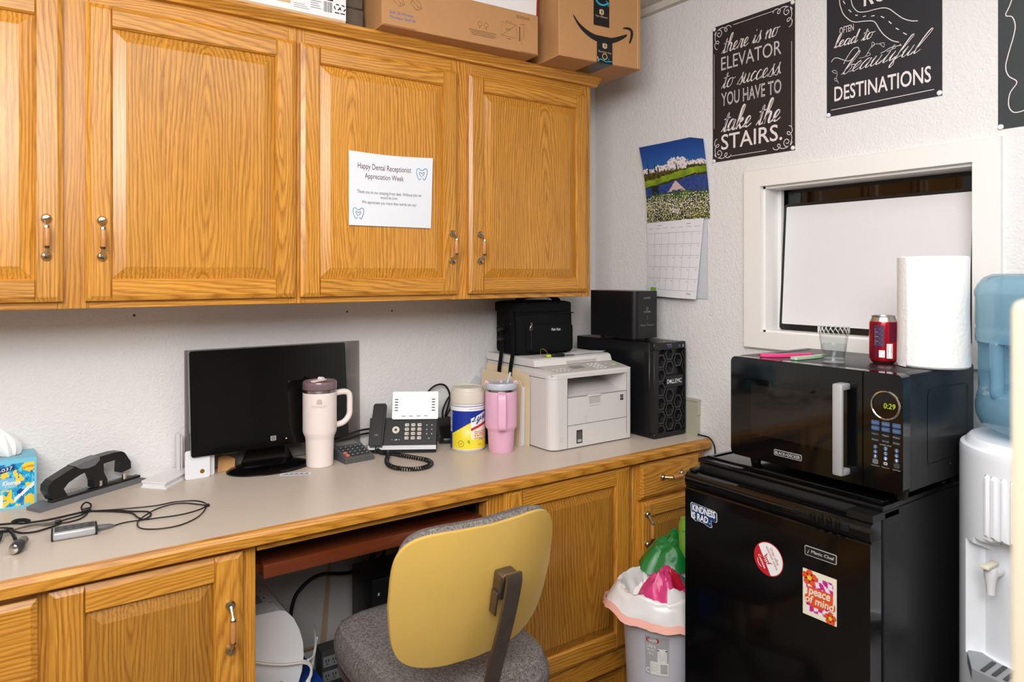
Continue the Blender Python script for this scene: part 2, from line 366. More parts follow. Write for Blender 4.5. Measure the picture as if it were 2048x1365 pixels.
def rrect(x0, y0, x1, y1, r, k=5):
    return [(cx+r*math.cos(a0+PI/2*i/k), cy+r*math.sin(a0+PI/2*i/k)) for cx, cy, a0 in ((x1-r, y1-r, 0), (x0+r, y1-r, PI/2), (x0+r, y0+r, PI), (x1-r, y0+r, 1.5*PI)) for i in range(k+1)]
def fbm(x, y, z=0): return mnoise.fractal(Vector((x, y, z)), 1.0, 2.0, 4)
def helix(path, R, turns, seg=8):
    P = spline(path, 12); out = []; tot = turns*seg; up = Vector((0, 0, 1))
    for i in range(tot+1):
        f = i/tot*(len(P)-1); k = min(int(f), len(P)-2); p = P[k].lerp(P[k+1], f-k); t = (P[k+1]-P[k]).normalized(); b = t.cross(up).normalized(); u = b.cross(t)
        a = 2*PI*i/seg; out.append(p+b*math.cos(a)*R+u*math.sin(a)*R)
    return out
GL = {
 'e': (.74, [[(0, .05), (.3, .35), (.55, .75), (.42, 1.0), (.2, .75), (.17, .3), (.38, .02), (.75, .3)]]),
 't': (.6, [[(0, .0), (.25, .6), (.36, 1.7), (.3, .6), (.3, .1), (.45, 0), (.68, .3)], [(.02, 1.12), (.66, 1.25)]]),
 'h': (.85, [[(0, 0), (.3, .9), (.5, 1.9), (.38, 2.15), (.25, 1.8), (.15, .6), (.12, 0)], [(.12, .0), (.2, .6), (.45, 1.0), (.6, .8), (.56, .2), (.7, 0), (.95, .3)]]),
 'r': (.7, [[(0, 0), (.2, .7), (.2, 1.1), (.3, .9), (.55, .97), (.5, .5), (.5, .1), (.62, 0), (.8, .3)]]),
 'i': (.46, [[(0, .05), (.2, .95), (.17, .3), (.27, 0), (.5, .3)], [(.24, 1.35), (.26, 1.52)]]),
 's': (.62, [[(0, 0), (.35, .9), (.42, 1.25), (.4, .8), (.52, .35), (.4, -.05), (.12, .05)], [(.4, -.05), (.68, .3)]]),
 'n': (.84, [[(0, .6), (.12, 1), (.14, 0)], [(.14, .0), (.22, .6), (.45, 1.0), (.6, .75), (.55, .2), (.68, 0), (.92, .3)]]),
 'o': (.74, [[(.5, .95), (.2, .9), (.05, .4), (.2, .02), (.5, .15), (.6, .6), (.5, .95), (.6, .85), (.88, .95)]]),
 'u': (.84, [[(0, .5), (.12, 1), (.1, .3), (.25, 0), (.45, .2), (.58, 1.0), (.55, .25), (.68, 0), (.92, .3)]]),
 'c': (.62, [[(.55, .85), (.35, 1.0), (.1, .6), (.12, .15), (.32, 0), (.66, .3)]]),
 'a': (.82, [[(.6, .85), (.3, 1.0), (.05, .5), (.15, .05), (.4, .15), (.6, .9)], [(.6, .95), (.55, .25), (.68, 0), (.9, .3)]]),
 'k': (.8, [[(0, 0), (.3, .9), (.5, 1.9), (.38, 2.15), (.25, 1.8), (.15, .6), (.12, 0)], [(.15, .4), (.45, .95), (.55, .75), (.2, .5)], [(.25, .5), (.45, .2), (.6, 0), (.85, .3)]]),
 'l': (.5, [[(0, 0), (.3, .9), (.48, 1.9), (.36, 2.15), (.22, 1.7), (.15, .5), (.28, 0), (.56, .3)]]),
 'd': (.82, [[(.55, .85), (.3, 1), (.05, .5), (.15, .05), (.4, .15), (.6, .9)], [(.66, 2.05), (.58, .9), (.55, .2), (.68, 0), (.9, .3)]]),
 'b': (.68, [[(0, 0), (.3, .9), (.48, 1.9), (.36, 2.15), (.22, 1.7), (.12, .4), (.25, 0), (.5, .1), (.58, .6), (.4, .85), (.78, .75)]]),
 'f': (.52, [[(0, 0), (.3, .9), (.5, 1.9), (.4, 2.15), (.28, 1.8), (.15, 0), (.08, -.5), (.2, -.75), (.32, -.45), (.2, -.02), (.58, .3)]]),
 'y': (.75, [[(0, .5), (.12, 1), (.1, .3), (.25, 0), (.45, .2), (.58, 1.0)], [(.58, 1.0), (.5, 0), (.35, -.8), (.15, -.8), (.25, -.3), (.8, .3)]]),
 'L': (.9, [[(.75, 1.8), (.55, 2.05), (.4, 1.6), (.3, .4), (.1, .02), (.0, .2), (.2, .25), (.5, 0), (.9, .25)]]),
 '.': (.3, [[(.1, .14), (.12, .0)]]),
}
# ---------------------------------------------------------------- the room
struct(bx('floor', 'floor_tile', None, -2.6, 2.2, -3.1, 2.3, -.1, 0))
struct(bx('ceiling', 'ceiling_tile', None, -2.6, 2.2, -3.1, 2.3, 2.31, 2.40))
struct(bx('wall_back', 'wall_paint', None, -2.6, 2.2, 2.19, 2.30, 0, 2.31))
struct(bx('wall_left', 'wall_paint', None, -2.6, -2.5, -3.1, 2.19, 0, 2.31))
struct(bx('wall_rear', 'wall_paint', None, -2.5, 1.97, -3.1, -3.0, 0, 2.31))
b = MB().use('wall_paint')
b.box(1.97, 2.12, -3.1, .785, 0, 2.31).box(1.97, 2.12, 1.395, 2.19, 0, 2.31).box(1.97, 2.12, .785, 1.395, 0, 1.134).box(1.97, 2.12, .785, 1.395, 1.596, 2.31)
struct(b.build('wall_right'))
struct(bx('wall_partition', 'post_cream', None, .462, .62, .05, .168, 0, 1.305, .006))
struct(bx('trim_2', 'ceiling_tile', None, 1.945, 1.97, -3, 2.19, 2.285, 2.31))
wb = bpy.data.objects['wall_back']
for x, z in ((.90, 1.196), (1.058, 1.194), (.287, 1.205)):
    MB().use('dark_grey').poly([(x+.0035*math.cos(i*PI/5), z+.0035*math.sin(i*PI/5)) for i in range(10)], Fr((0, 2.1897, 0), (1, 0, 0), (0, 0, 1))).build('screw_hole', wb)
# pass-through window in the right wall: mitred casing, jamb, dark pane
win = struct(link('window_1', None, (1.97, 1.09, 1.14)))
Y0, Y1, Z0, Z1 = .785, 1.395, 1.134, 1.596; y0, y1, z0, z1 = .725, 1.459, 1.08, 1.652
FW = Fr((1.97, 0, 0), (0, -1, 0), (0, 0, 1))
for q in ([(-y1, z0), (-y0, z0), (-Y0, Z0), (-Y1, Z0)], [(-y1, z1), (-Y1, Z1), (-Y0, Z1), (-y0, z1)],
          [(-y1, z0), (-Y1, Z0), (-Y1, Z1), (-y1, z1)], [(-Y0, Z0), (-y0, z0), (-y0, z1), (-Y0, Z1)]):
    ins = [(a+(.008 if abs(a+y1) < 1e-6 else -.008 if abs(a+y0) < 1e-6 else 0)*.5, c+(.008 if c == z0 else -.008 if c == z1 else 0)*.5) for a, c in q]
    mb = MB().use('white_trim').prism(q, FW, -.002, .013)
    m = len(q); mb.add([FW(a, c, .013) for a, c in q]+[FW(a, c, .019) for a, c in ins], [(i, (i+1) % m, m+(i+1) % m, m+i) for i in range(m)]+[tuple(range(m, 2*m))])
    mb.build('casing', win)
mb = MB().use('white_trim')
mb.box(1.97, 2.075, Y1-.008, Y1+.006, Z0, Z1).box(1.97, 2.075, Y0-.006, Y0+.008, Z0, Z1).box(1.97, 2.075, Y0, Y1, Z0-.006, Z0+.006).box(1.97, 2.075, Y0, Y1, Z1-.008, Z1+.006)
mb.box(2.035, 2.05, Y1-.02, Y1-.008, Z0, Z1)
mb.build('jamb', win)
bx('pane', 'dark_glass', win, 2.062, 2.072, Y0, Y1, Z0, Z1)

# ---------------------------------------------------------------- oak cabinets
def handle(parent, x, z, yf, L=.098, horiz=False):
    b = MB()
    P = lambda s_, o: (x+s_, yf-o, z) if horiz else (x, yf-o, z+s_)
    h = L/2
    b.use('nickel', True)
    for sg in (-1, 1):
        e = h-.008
        for r, o in ((1, .0),):
            prof = [(.0098, -.001), (.0106, .002), (.0098, .006), (.007, .0095), (.0001, .011)]
            vs = []; n = 14
            for rr, oo in prof:
                for k in range(n):
                    a = 2*PI*k/n; vs.append(((x+sg*e+rr*math.cos(a)) if horiz else x+rr*math.cos(a), yf-oo, z+rr*math.sin(a) if horiz else z+sg*e+rr*math.sin(a)))
            b.add(vs, [(j*n+k, j*n+(k+1) % n, (j+1)*n+(k+1) % n, (j+1)*n+k) for j in range(4) for k in range(n)])
        b.tube([P(sg*t, o) for t, o in ((e-.001, .006), (e-.006, .011), (e-.012, .017), (e-.018, .022), (h*.44, .0245), (h*.40, .0245))], [.0052, .0042, .0034, .0034, .0062, .0066], 8)
    b.use('grip_wood', True).tube([P(t*h, .0245) for t in (-.41, -.3, 0, .3, .41)], [.0052, .0062, .0066, .0062, .0052], 10)
    b.build('handle', parent, label='metal bow handle with a wooden grip')
def door(parent, x0, x1, z0, z1, yf, hx=None, hz=None, st=.053, rl=.05, L=.098, pm='oak_z'):
    d = link('door', None, ((x0+x1)/2, yf, z0), parent)
    c, ci, T = .011, .004, .02
    for a, e, ins in ((x0, x0+st, (c, ci, c, c)), (x1-st, x1, (ci, c, c, c))):
        MB().use('oak_z').slab(a, e, z0, z1, yf+T, yf, ins, .006).build('stile', d)
    for a, e, ins in ((z0, z0+rl, (0, 0, c, ci)), (z1-rl, z1, (0, 0, ci, c))):
        MB().use('oak_x').slab(x0+st, x1-st, a, e, yf+T, yf+.0003, ins, .006).build('rail', d)
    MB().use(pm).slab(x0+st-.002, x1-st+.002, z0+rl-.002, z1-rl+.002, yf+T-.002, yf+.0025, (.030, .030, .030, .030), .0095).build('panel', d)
    if hx is not None: handle(d, hx, hz, yf, L)
    return d
def board(parent, name, ax, x0, x1, y0, y1, z0, z1, bev=.001): return MB().use('oak_'+ax).box(x0, x1, y0, y1, z0, z1, bev, 1).build(name, parent)
YF, YD = 1.885, 1.865
def wall_cab(label, x0, x1, stiles, doors):
    t = thing('wall_cabinet', label, 'cabinet', ((x0+x1)/2, 2.03, 1.24), 'oak wall cabinets')
    b = MB().use('oak_x').box(x0+.004, x1-.004, YF+.019, 2.188, 1.248, 1.262).box(x0+.004, x1-.004, YF+.019, 2.188, 1.985, 1.998)
    b.use('oak_z').box(x0, x0+.015, YF+.019, 2.188, 1.24, 1.998).box(x1-.015, x1, YF+.019, 2.188, 1.24, 1.998).box(x0+.015, x1-.015, 2.178, 2.188, 1.262, 1.985)
    b.build('carcass', t)
    for a, e in stiles: board(t, 'face_stile', 'z', a, e, YF, YF+.019, 1.24, 1.999)
    for (a, e), (a2, e2) in zip(stiles, stiles[1:]):
        board(t, 'face_rail', 'x', e, a2, YF, YF+.019, 1.24, 1.275); board(t, 'face_rail', 'x', e, a2, YF, YF+.019, 1.925, 1.999)
    for a, e, hx in doors: door(t, a, e, 1.257, 1.934, YD, hx, 1.399)
    return t
wall_cab('oak wall cabinet at the left, two plain doors with nothing taped on them', -.43, .6325, [(-.43, -.37), (.095, .155), (.6105, .6325)], [(-.38, .1045, .073), (.147, .6255, .179)])
wall_cab('oak wall cabinet beside the right wall, white notice taped to a door', .6325, 1.671, [(.6325, .655), (1.108, 1.178), (1.63, 1.671)], [(.639, 1.124, 1.1005), (1.163, 1.646, 1.2)])
b = MB().use('oak_x')
prof = [(1.886, 1.972), (1.868, 1.972), (1.866, 1.978), (1.855, 1.986), (1.848, 1.992), (1.848, 2.0), (1.886, 2.0)]
b.add([(-.43, y, z) for y, z in prof]+[(1.69 if y < 1.88 else 1.69, y, z) for y, z in prof], [tuple(range(6, -1, -1)), tuple(range(7, 14))]+[(i, (i+1) % 7, 7+(i+1) % 7, 7+i) for i in range(7)])
b.box(1.6715, 1.69, 1.886, 2.187, 1.978, 2.0)
struct(b.build('trim_1'))

YB, YBF = 1.60, 1.62
def base_cab(label, x0, x1, stiles, rails, doors, drawers):
    t = thing('base_cabinet', label, 'cabinet', ((x0+x1)/2, 1.9, 0))
    b = MB().use('oak_z').box(x0, x0+.016, YBF+.019, 2.165, 0, .725).box(x1-.016, x1, YBF+.019, 2.165, 0, .725)
    b.use('oak_x').box(x0+.016, x1-.016, YBF+.06, YBF+.075, 0, .10).box(x0+.016, x1-.016, YBF+.019, 2.165, .10, .115).box(x0+.016, x1-.016, 2.15, 2.165, .115, .725)
    b.build('carcass', t)
    for a, e in stiles: board(t, 'face_stile', 'z', a, e, YBF, YBF+.019, .095, .726)
    for a, e, z0, z1 in rails: board(t, 'face_rail', 'x', a, e, YBF, YBF+.019, z0, z1)
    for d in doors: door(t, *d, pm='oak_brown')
    for a, e, z0, z1, hx, hz in drawers:
        o = MB().use('oak_x').slab(a, e, z0, z1, YBF, YB, (.011,)*4, .007).build('drawer_front', t)
        if hx is not None: handle(o, hx, hz, YB, .105, True)
base_cab('oak base cabinet at the left end under the worktop', -.43, .452, [(-.43, -.40), (.044, .071), (.415, .452)],
         [(-.40, .044, .69, .726), (-.40, .044, .095, .14), (.071, .415, .69, .726), (.071, .415, .095, .14)],
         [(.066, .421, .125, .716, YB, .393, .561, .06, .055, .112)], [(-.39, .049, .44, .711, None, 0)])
base_cab('oak base cabinet behind the yellow chair, one plain door', 1.065, 1.612, [(1.065, 1.12), (1.578, 1.612)],
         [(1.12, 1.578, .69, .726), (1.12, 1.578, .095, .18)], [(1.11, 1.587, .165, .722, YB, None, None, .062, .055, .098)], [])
base_cab('narrow oak base cabinet with drawer, half behind the black fridge', 1.613, 1.954, [(1.613, 1.64), (1.902, 1.954)],
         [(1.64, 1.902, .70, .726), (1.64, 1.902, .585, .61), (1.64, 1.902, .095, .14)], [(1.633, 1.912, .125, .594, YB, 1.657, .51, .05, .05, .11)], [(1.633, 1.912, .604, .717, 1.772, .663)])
# worktop
ct = thing('worktop', 'long beige laminate worktop with an oak front edge', 'counter', (.75, 1.9, .727))
MB().use('counter').box(-.43, 1.952, 1.6065, 2.189, .727, .757, .001, 1).build('laminate_top', ct)
b = MB().use('oak_x')
pr = [(1.587, .729), (1.587, .748), (1.593, .7565), (1.607, .7572), (1.607, .727), (1.589, .727)]
b.add([(-.43, y, z) for y, z in pr]+[(1.952, y, z) for y, z in pr], [tuple(range(6)), tuple(range(11, 5, -1))]+[(6+i, 6+(i+1) % 6, (i+1) % 6, i) for i in range(6)])
b.build('edge_band', ct)
board(ct, 'apron', 'x', .453, 1.064, 1.612, 1.63, .707, .7268)
bk = MB().use('back_board').box(.453, 1.064, 2.168, 2.186, .155, .7265)
bk.use('stain').poly([(.80, .16), (.822, .16), (.838, .40), (.842, .72), (.83, .72), (.826, .40)], Fr((0, 2.168, 0), (1, 0, 0), (0, 0, 1)), .0004)
bk.use('plywood').rect(.452, .155, 1.065, .163, Fr((0, 2.168, 0), (1, 0, 0), (0, 0, 1)), .0006)
tag(bk.build('back_board'), 'white back board with a brown streak behind the knee space', 'board')
kt = thing('keyboard_tray', 'dark red cherry keyboard tray slid under the worktop', 'tray', (.765, 1.8, .634))
MB().use('cherry').box(.472, 1.053, 1.628, 1.66, .634, .665, .002).box(.464, 1.053, 1.66, 1.98, .640, .658).build('tray_board', kt)
for x in (.4535, 1.0535): bx('slide', 'satin_black', kt, x, x+.010, 1.66, 2.0, .645, .7265)
FB = Fr((0, 0, 0), (1, 0, 0), (0, 0, 1))          # frame facing -Y (fronts along the back wall); origin shifted with front()
def front(x, y, z): return Fr((x, y, z), (1, 0, 0), (0, 0, 1))
def side(x, y, z): return Fr((x, y, z), (0, -1, 0), (0, 0, 1))     # facing -X

# ---------------------------------------------------------------- notice on the door, boxes on the cabinets
t = thing('notice', 'white dental receptionist appreciation notice taped to an oak door', 'paper', (.898, 1.862, 1.453))
def nf(a, b, n=0): return Vector((.770+a, 1.8635-.012*(a/.256)**2*(b/.206)-.001-n, 1.453+b-.004*math.sin(a/.256*PI)*b/.206))
MB().use('paper', True).grid(lambda u, v: nf(u*.256, v*.206), 12, 8).build('sheet', t)
b = MB().use('ink_maroon')
b.text('Happy Dental Receptionist', nf, .026, .155, .188, .176, .0006); b.build('heading', t); b = MB().use('ink_maroon'); b.text('Appreciation Week', nf, .047, .129, .165, .149, .0006)
b.build('heading', t); b = MB(); b.use('ink_grey').text('Thank you to our amazing front desk. Without you we', nf, .024, .088, .222, .1, .0006); b.text('would be Lost', nf, .094, .079, .146, .087, .0006); b.text('We appreciate you more than words can say!', nf, .038, .06, .206, .071, .0006)
b.build('lettering', t)
for cx, cy, k in ((.222, .158, 1.0), (.028, .034, .92)):
    b = MB()
    q = spline([(x, y, 0) for x, y in [(-.05, .62), (.3, .72), (.65, .98), (.98, .75), (1.0, .1), (.82, -.5), (.58, -.98), (.36, -1.0), (.2, -.72)]], 4); b.use('ink_blue').ribbon([(cx+p.x*.0165*k, cy+p.y*.0165*k) for p in q], .0018, nf, .0006)
    b.use('teal').ribbon([(cx-p.x*.0165*k, cy+p.y*.0165*k) for p in q], .0018, nf, .0006)
    q = spline([(0, -.55, 0), (-.5, 0, 0), (-.4, .35, 0), (0, .1, 0), (.42, .35, 0), (.45, 0, 0), (.1, -.4, 0)], 4); b.use('navy').ribbon([(cx+p.x*.0155*k, cy+p.y*.0155*k) for p in q], .0013, nf, .0006); b.build('tooth_logo', t)

def recycle(b, F, cx, cy, r):
    for k in range(3):
        a = PI/2+k*2*PI/3
        b.ribbon([(cx+r*math.cos(a+t_), cy+r*math.sin(a+t_)) for t_ in (-.75, -.3, .15, .45)], r*.42, F, .0004)
def bars(b, F, x0, y0, x1, y1, n, seed=3):
    rr = random.Random(seed); x = x0; st = (x1-x0)/n
    for i in range(n): b.rect(x0+i*st, y0, x0+i*st+st*rr.uniform(.3, .75), y1, F, .0004)
ZT = 2.0005
t = thing('carton', 'white printed carton with a barcode, leftmost box on the cabinets', 'box', (.5, 2.0, ZT))
bx('carton_body', 'cardboard_pale', t, .24, .764, 1.866, 2.15, ZT, ZT+.26, .002, 1)
F = front(0, 1.8655, ZT); b = MB().use('box_white').rect(.241, .012, .763, .258, F)
b.use('cardboard_pale').rect(.30, .028, .61, .2, F, .0003)
b.use('ink_pale').text('Letter paper', F, .50, .034, .595, .052, .0006)
b.use('ink_black').rect(.688, .058, .726, .066, F, .0004); b.use('ink_grey'); bars(b, F, .700, .026, .724, .054, 14)
b.use('ink_black'); recycle(b, F, .7375, .045, .0075); recycle(b, F, .7535, .045, .0075); b.rect(.731, .028, .744, .031, F, .0004).rect(.747, .028, .76, .031, F, .0004)
b.use('ink_pale')
for i in range(5): b.rect(.664, .03+i*.006, .693-.004*(i % 3), .032+i*.006, F, .0004)
for i in range(3): b.rect(.618, .022+i*.005, .66-.006*i, .0235+i*.005, F, .0004)
b.build('print', t)
t = None
b = MB().use('dark_wood_print'); 
for i in range(2):
    o = MB().use('dark_wood_print').box(.7755, .828, 1.895+.004*i, 2.14, ZT+i*.066, ZT+.064+i*.066, .003, 1)
    tag(o.build('dark_box'), ['dark grey-brown slim box between two cartons, lower of two', 'dark grey-brown slim box between two cartons, upper of two'][i], 'box', 'dark slim boxes on the cabinets')
t = thing('monitor_carton', 'long flat brown carton for a 24 inch monitor', 'box', (1.1, 1.95, ZT))
XR = R3((.838, 1.797, ZT), math.radians(-2.2))
b = MB(XR).use('cardboard')
b.box(0, .522, 0, .34, .0, .125, .002, 1); b.use('cardboard_dark').box(.004, .1, -.0015, 0, .0015, .0035).box(.455, .522, -.001, 0, .002, .0045)
b.build('carton_body', t)
F = Fr(XR @ Vector((0, 0, 0)), XR.to_3x3() @ Vector((1, 0, 0)), (0, 0, 1))
b = MB().use('dell_blue').text('Dell 24 Monitor', F, .023, .035, .096, .046, .0006, fit=False, al='l').text('Moniteur Dell 24', F, .023, .022, .1, .033, .0006, fit=False, al='l')
b.use('box_ink').text('SE2422HX', F, .44, .103, .49, .112, .0006)
b.build('print', t)
for cx in (.032, .085):
    b = MB().use('box_ink').ribbon([(cx, .075), (cx+.02, .058), (cx+.035, .066), (cx+.03, .08), (cx+.012, .092), (cx, .075)], .0012, F, .0005).ribbon([(cx+.005, .085), (cx+.022, .07), (cx+.035, .066)], .001, F, .0005).ribbon([(cx+.022, .07), (cx+.022, .06)], .001, F, .0005).build('diagram', t)
b = MB().use('box_ink')
b.ribbon([(.385, .04), (.44, .04), (.44, .081), (.385, .081)], .001, F, .0005, True).ribbon([(.388, .042), (.438, .079)], .0008, F, .0005).ribbon([(.405, .034), (.42, .034)], .002, F, .0005).ribbon([(.452, .033), (.452, .078)], .004, F, .0005).ribbon([(.468, .04), (.468, .078)], .0008, F, .0005).ribbon([(.46, .022), (.46, .05)], .0008, F, .0005)
b.text('23.8"', F, .400, .059, .42, .065, .0006).text('21.2"', F, .402, .084, .424, .088, .0006).text('16.8"', F, .455, .084, .472, .088, .0006)
for cx in (.31, .332): b.ring(cx, .06, .007, .0012, F, .0005, 12).ribbon([(cx, .053), (cx, .046)], .0015, F, .0005)
for i in range(4): b.rect(.272+.004*i, .038-i*.0045, .368-.008*(i % 2), .0395-i*.0045, F, .0005)
b.build('print', t)
t = thing('white_box', 'white box with red edges tilted on top of the monitor carton', 'box', (1.24, 1.92, ZT+.126))
X = R3((1.115, 1.815, ZT+.1345), math.radians(-1.5), math.radians(0), math.radians(2.0))
bx('box_body', 'box_white', t, 0, .262, 0, .22, 0, .11, .002, 1, X)
MB(X).use('box_red').box(.236, .264, -.0012, .221, -.0007, .004).box(.2605, .2636, -.0012, .221, 0, .1105).use('pale_grey').poly([(.10+.018*math.cos(i/16*2*PI), .052+.012*math.sin(i/16*2*PI)) for i in range(16)], lambda a, c, n=0: (a, -.0006, c)).build('print', t)
t = thing('shipping_carton', 'tall brown shipping carton with a curved arrow, end of the cabinets', 'box', (1.56, 1.88, ZT))
X = R3((1.405, 1.731, ZT), math.radians(-4.5))
MB(X).use('cardboard').box(0, .334, 0, .30, 0, .30, .003, 1).build('carton_body', t)
b = MB(X).use('cardboard_pale').box(.317, .320, -.0006, 0, .004, .298); b.build('fold_line', t)
F = Fr(X @ Vector((0, 0, 0)), X.to_3x3() @ Vector((1, 0, 0)), (0, 0, 1))
b = MB().use('tape_black').rect(.148, .0, .212, .087, F, .0004).rect(.135, .118, .199, .298, F, .0004)
b.add([X @ Vector(p) for p in ((.148, 0, -.0005), (.212, 0, -.0005), (.212, .12, -.0005), (.148, .12, -.0005))], [(0, 1, 2, 3)])
b.use('cardboard_pale')
for cx, cy in ((.18, .058), (.167, .165)): b.poly([(cx-.009, cy-.007), (cx, cy-.011), (cx+.009, cy-.007), (cx+.009, cy+.005), (cx, cy+.009), (cx-.009, cy+.005)], F, .0008)
b.use('tape_black'); [b.rect(cx-.001, cy-.006, cx+.003, cy+.004, F, .0011) for cx, cy in ((.18, .058), (.167, .165))]
b.use('cardboard_pale').text('free delivery', F, .143, .144, .191, .153, .0008).text('free delivery', F, .204, .078, .156, .071, .0008).text('free listening', F, .206, .040, .154, .032, .0008)
b.ring(.18, .022, .009, .0025, F, .0008, 14).use('teal').ribbon([(p.x, p.y) for p in spline([(.141, .205, 0), (.155, .19, 0), (.175, .188, 0), (.194, .197, 0)], 4)], .006, F, .0008).ribbon([(.185, .203), (.196, .198), (.193, .186)], .003, F, .0008)
b.ribbon([(.15, .007), (.165, .012), (.185, .006), (.21, .010)], .003, F, .0008).ribbon([(.192, .022), (.197, .012), (.19, .006)], .0012, F, .0008)
b.use('cardboard_pale').ribbon([(.15, .018), (.155, .008), (.153, .003)], .004, F, .0008)
sm = [(p.x, p.y) for p in spline([(.055, .133, 0), (.08, .105, 0), (.12, .083, 0), (.165, .074, 0), (.21, .079, 0), (.25, .095, 0), (.272, .107, 0)], 4)]
wid = [.004+.016*math.sin(PI*min(1, i/(len(sm)-1)*.9+.05)) for i in range(len(sm))]
up = [(x, y+w_/2) for (x, y), w_ in zip(sm, wid)]; dn = [(x, y-w_/2) for (x, y), w_ in zip(sm, wid)]
b.use('ink_black')
for i in range(len(sm)-1): b.poly([dn[i], dn[i+1], up[i+1], up[i]], F, .0012)
q = [(p.x, p.y) for p in spline([(.256, .127, 0), (.276, .13, 0), (.292, .125, 0), (.292, .105, 0), (.283, .082, 0)], 4)]
for i in range(len(q)-1):
    w0 = .011*math.sin(PI*(.12+.8*i/len(q))); b.ribbon([q[i], q[i+1]], max(.003, w0), F, .0012)
b.build('print', t)

# ---------------------------------------------------------------- wall prints
def curl(b, F, cx, cy, sx, sy, k=1.0, wd=.0022):
    S = lambda pts: [(cx+sx*p.x*k, cy+sy*p.y*k) for p in spline([(x, y, 0) for x, y in pts], 5)]
    b.ribbon(S([(.004, .024), (.012, .012), (.028, .012), (.034, .024), (.026, .034), (.016, .028), (.02, .02), (.026, .022)]), wd, F, .0005)
    b.ribbon(S([(.012, .012), (.035, .006), (.052, .012), (.056, .02), (.05, .022), (.046, .014), (.056, .006), (.068, .008), (.072, .015)]), wd, F, .0005)
    b.ribbon(S([(.012, .012), (.006, .035), (.012, .052), (.02, .056), (.022, .05), (.014, .046), (.005, .056), (.008, .07), (.016, .074)]), wd, F, .0005)
PINS = []
def poster(label, m, yl, yr, zb, zt, fn, corners):
    t = thing('poster', label, 'poster', (1.968, (yl+yr)/2, zb)); W, Hh = yl-yr, zt-zb; F = side(1.9685, yl, zb)
    bx('sheet', m, t, 1.9686, 1.9696, yr, yl, zb, zt)
    b = MB().use('chalk'); fn(b, F, W, Hh); b.build('lettering', t)
    return t
def p1(b, F, W, H_):
    fx = lambda a: a*W; fy = lambda a: (1-a)*H_
    b.script('there is no', F, fx(.12), fy(.215), fx(.84), fy(.085), .17, slope=.02)
    b.text('ELEVATOR', F, fx(.115), fy(.335), fx(.85), fy(.238), .0004)
    b.use('chalk_black').text('ELEVATOR', F, fx(.12), fy(.331), fx(.845), fy(.242), .0008, bold=-.018).use('chalk').text('ELEVATOR', F, fx(.123), fy(.329), fx(.842), fy(.244), .0011, bold=-.028)
    b.script('to success.', F, fx(.115), fy(.47), fx(.84), fy(.36), .15)
    b.text('YOU HAVE TO', F, fx(.115), fy(.597), fx(.85), fy(.502), .0004, bold=.01)
    b.use('chalk_black').text('YOU HAVE TO', F, fx(.12), fy(.593), fx(.845), fy(.506), .0008, bold=-.03).use('chalk')
    b.script('take the', F, fx(.115), fy(.785), fx(.84), fy(.62), .2)
    b.text('STAIRS.', F, fx(.115), fy(.918), fx(.86), fy(.805), .0004, bold=.008)
    for x, y, sx, sy in ((.004, .004, 1, 1), (W-.004, .004, -1, 1), (.004, H_-.004, 1, -1), (W-.004, H_-.004, -1, -1)): curl(b, F, x, y, sx, sy)
    w = .0016
    b.ribbon([(fx(.27), fy(.028)), (fx(.76), fy(.028))], w, F, .0005).ribbon([(fx(.21), fy(.972)), (fx(.68), fy(.972))], w, F, .0005).ribbon([(fx(.022), fy(.2)), (fx(.022), fy(.75))], w*.8, F, .0005).ribbon([(fx(.965), fy(.27)), (fx(.965), fy(.84))], w*.8, F, .0005)
poster('dark chalk poster about no elevator to success, left of three', 'chalk_black', 1.594, 1.283, 1.697, 2.157, p1, 0)
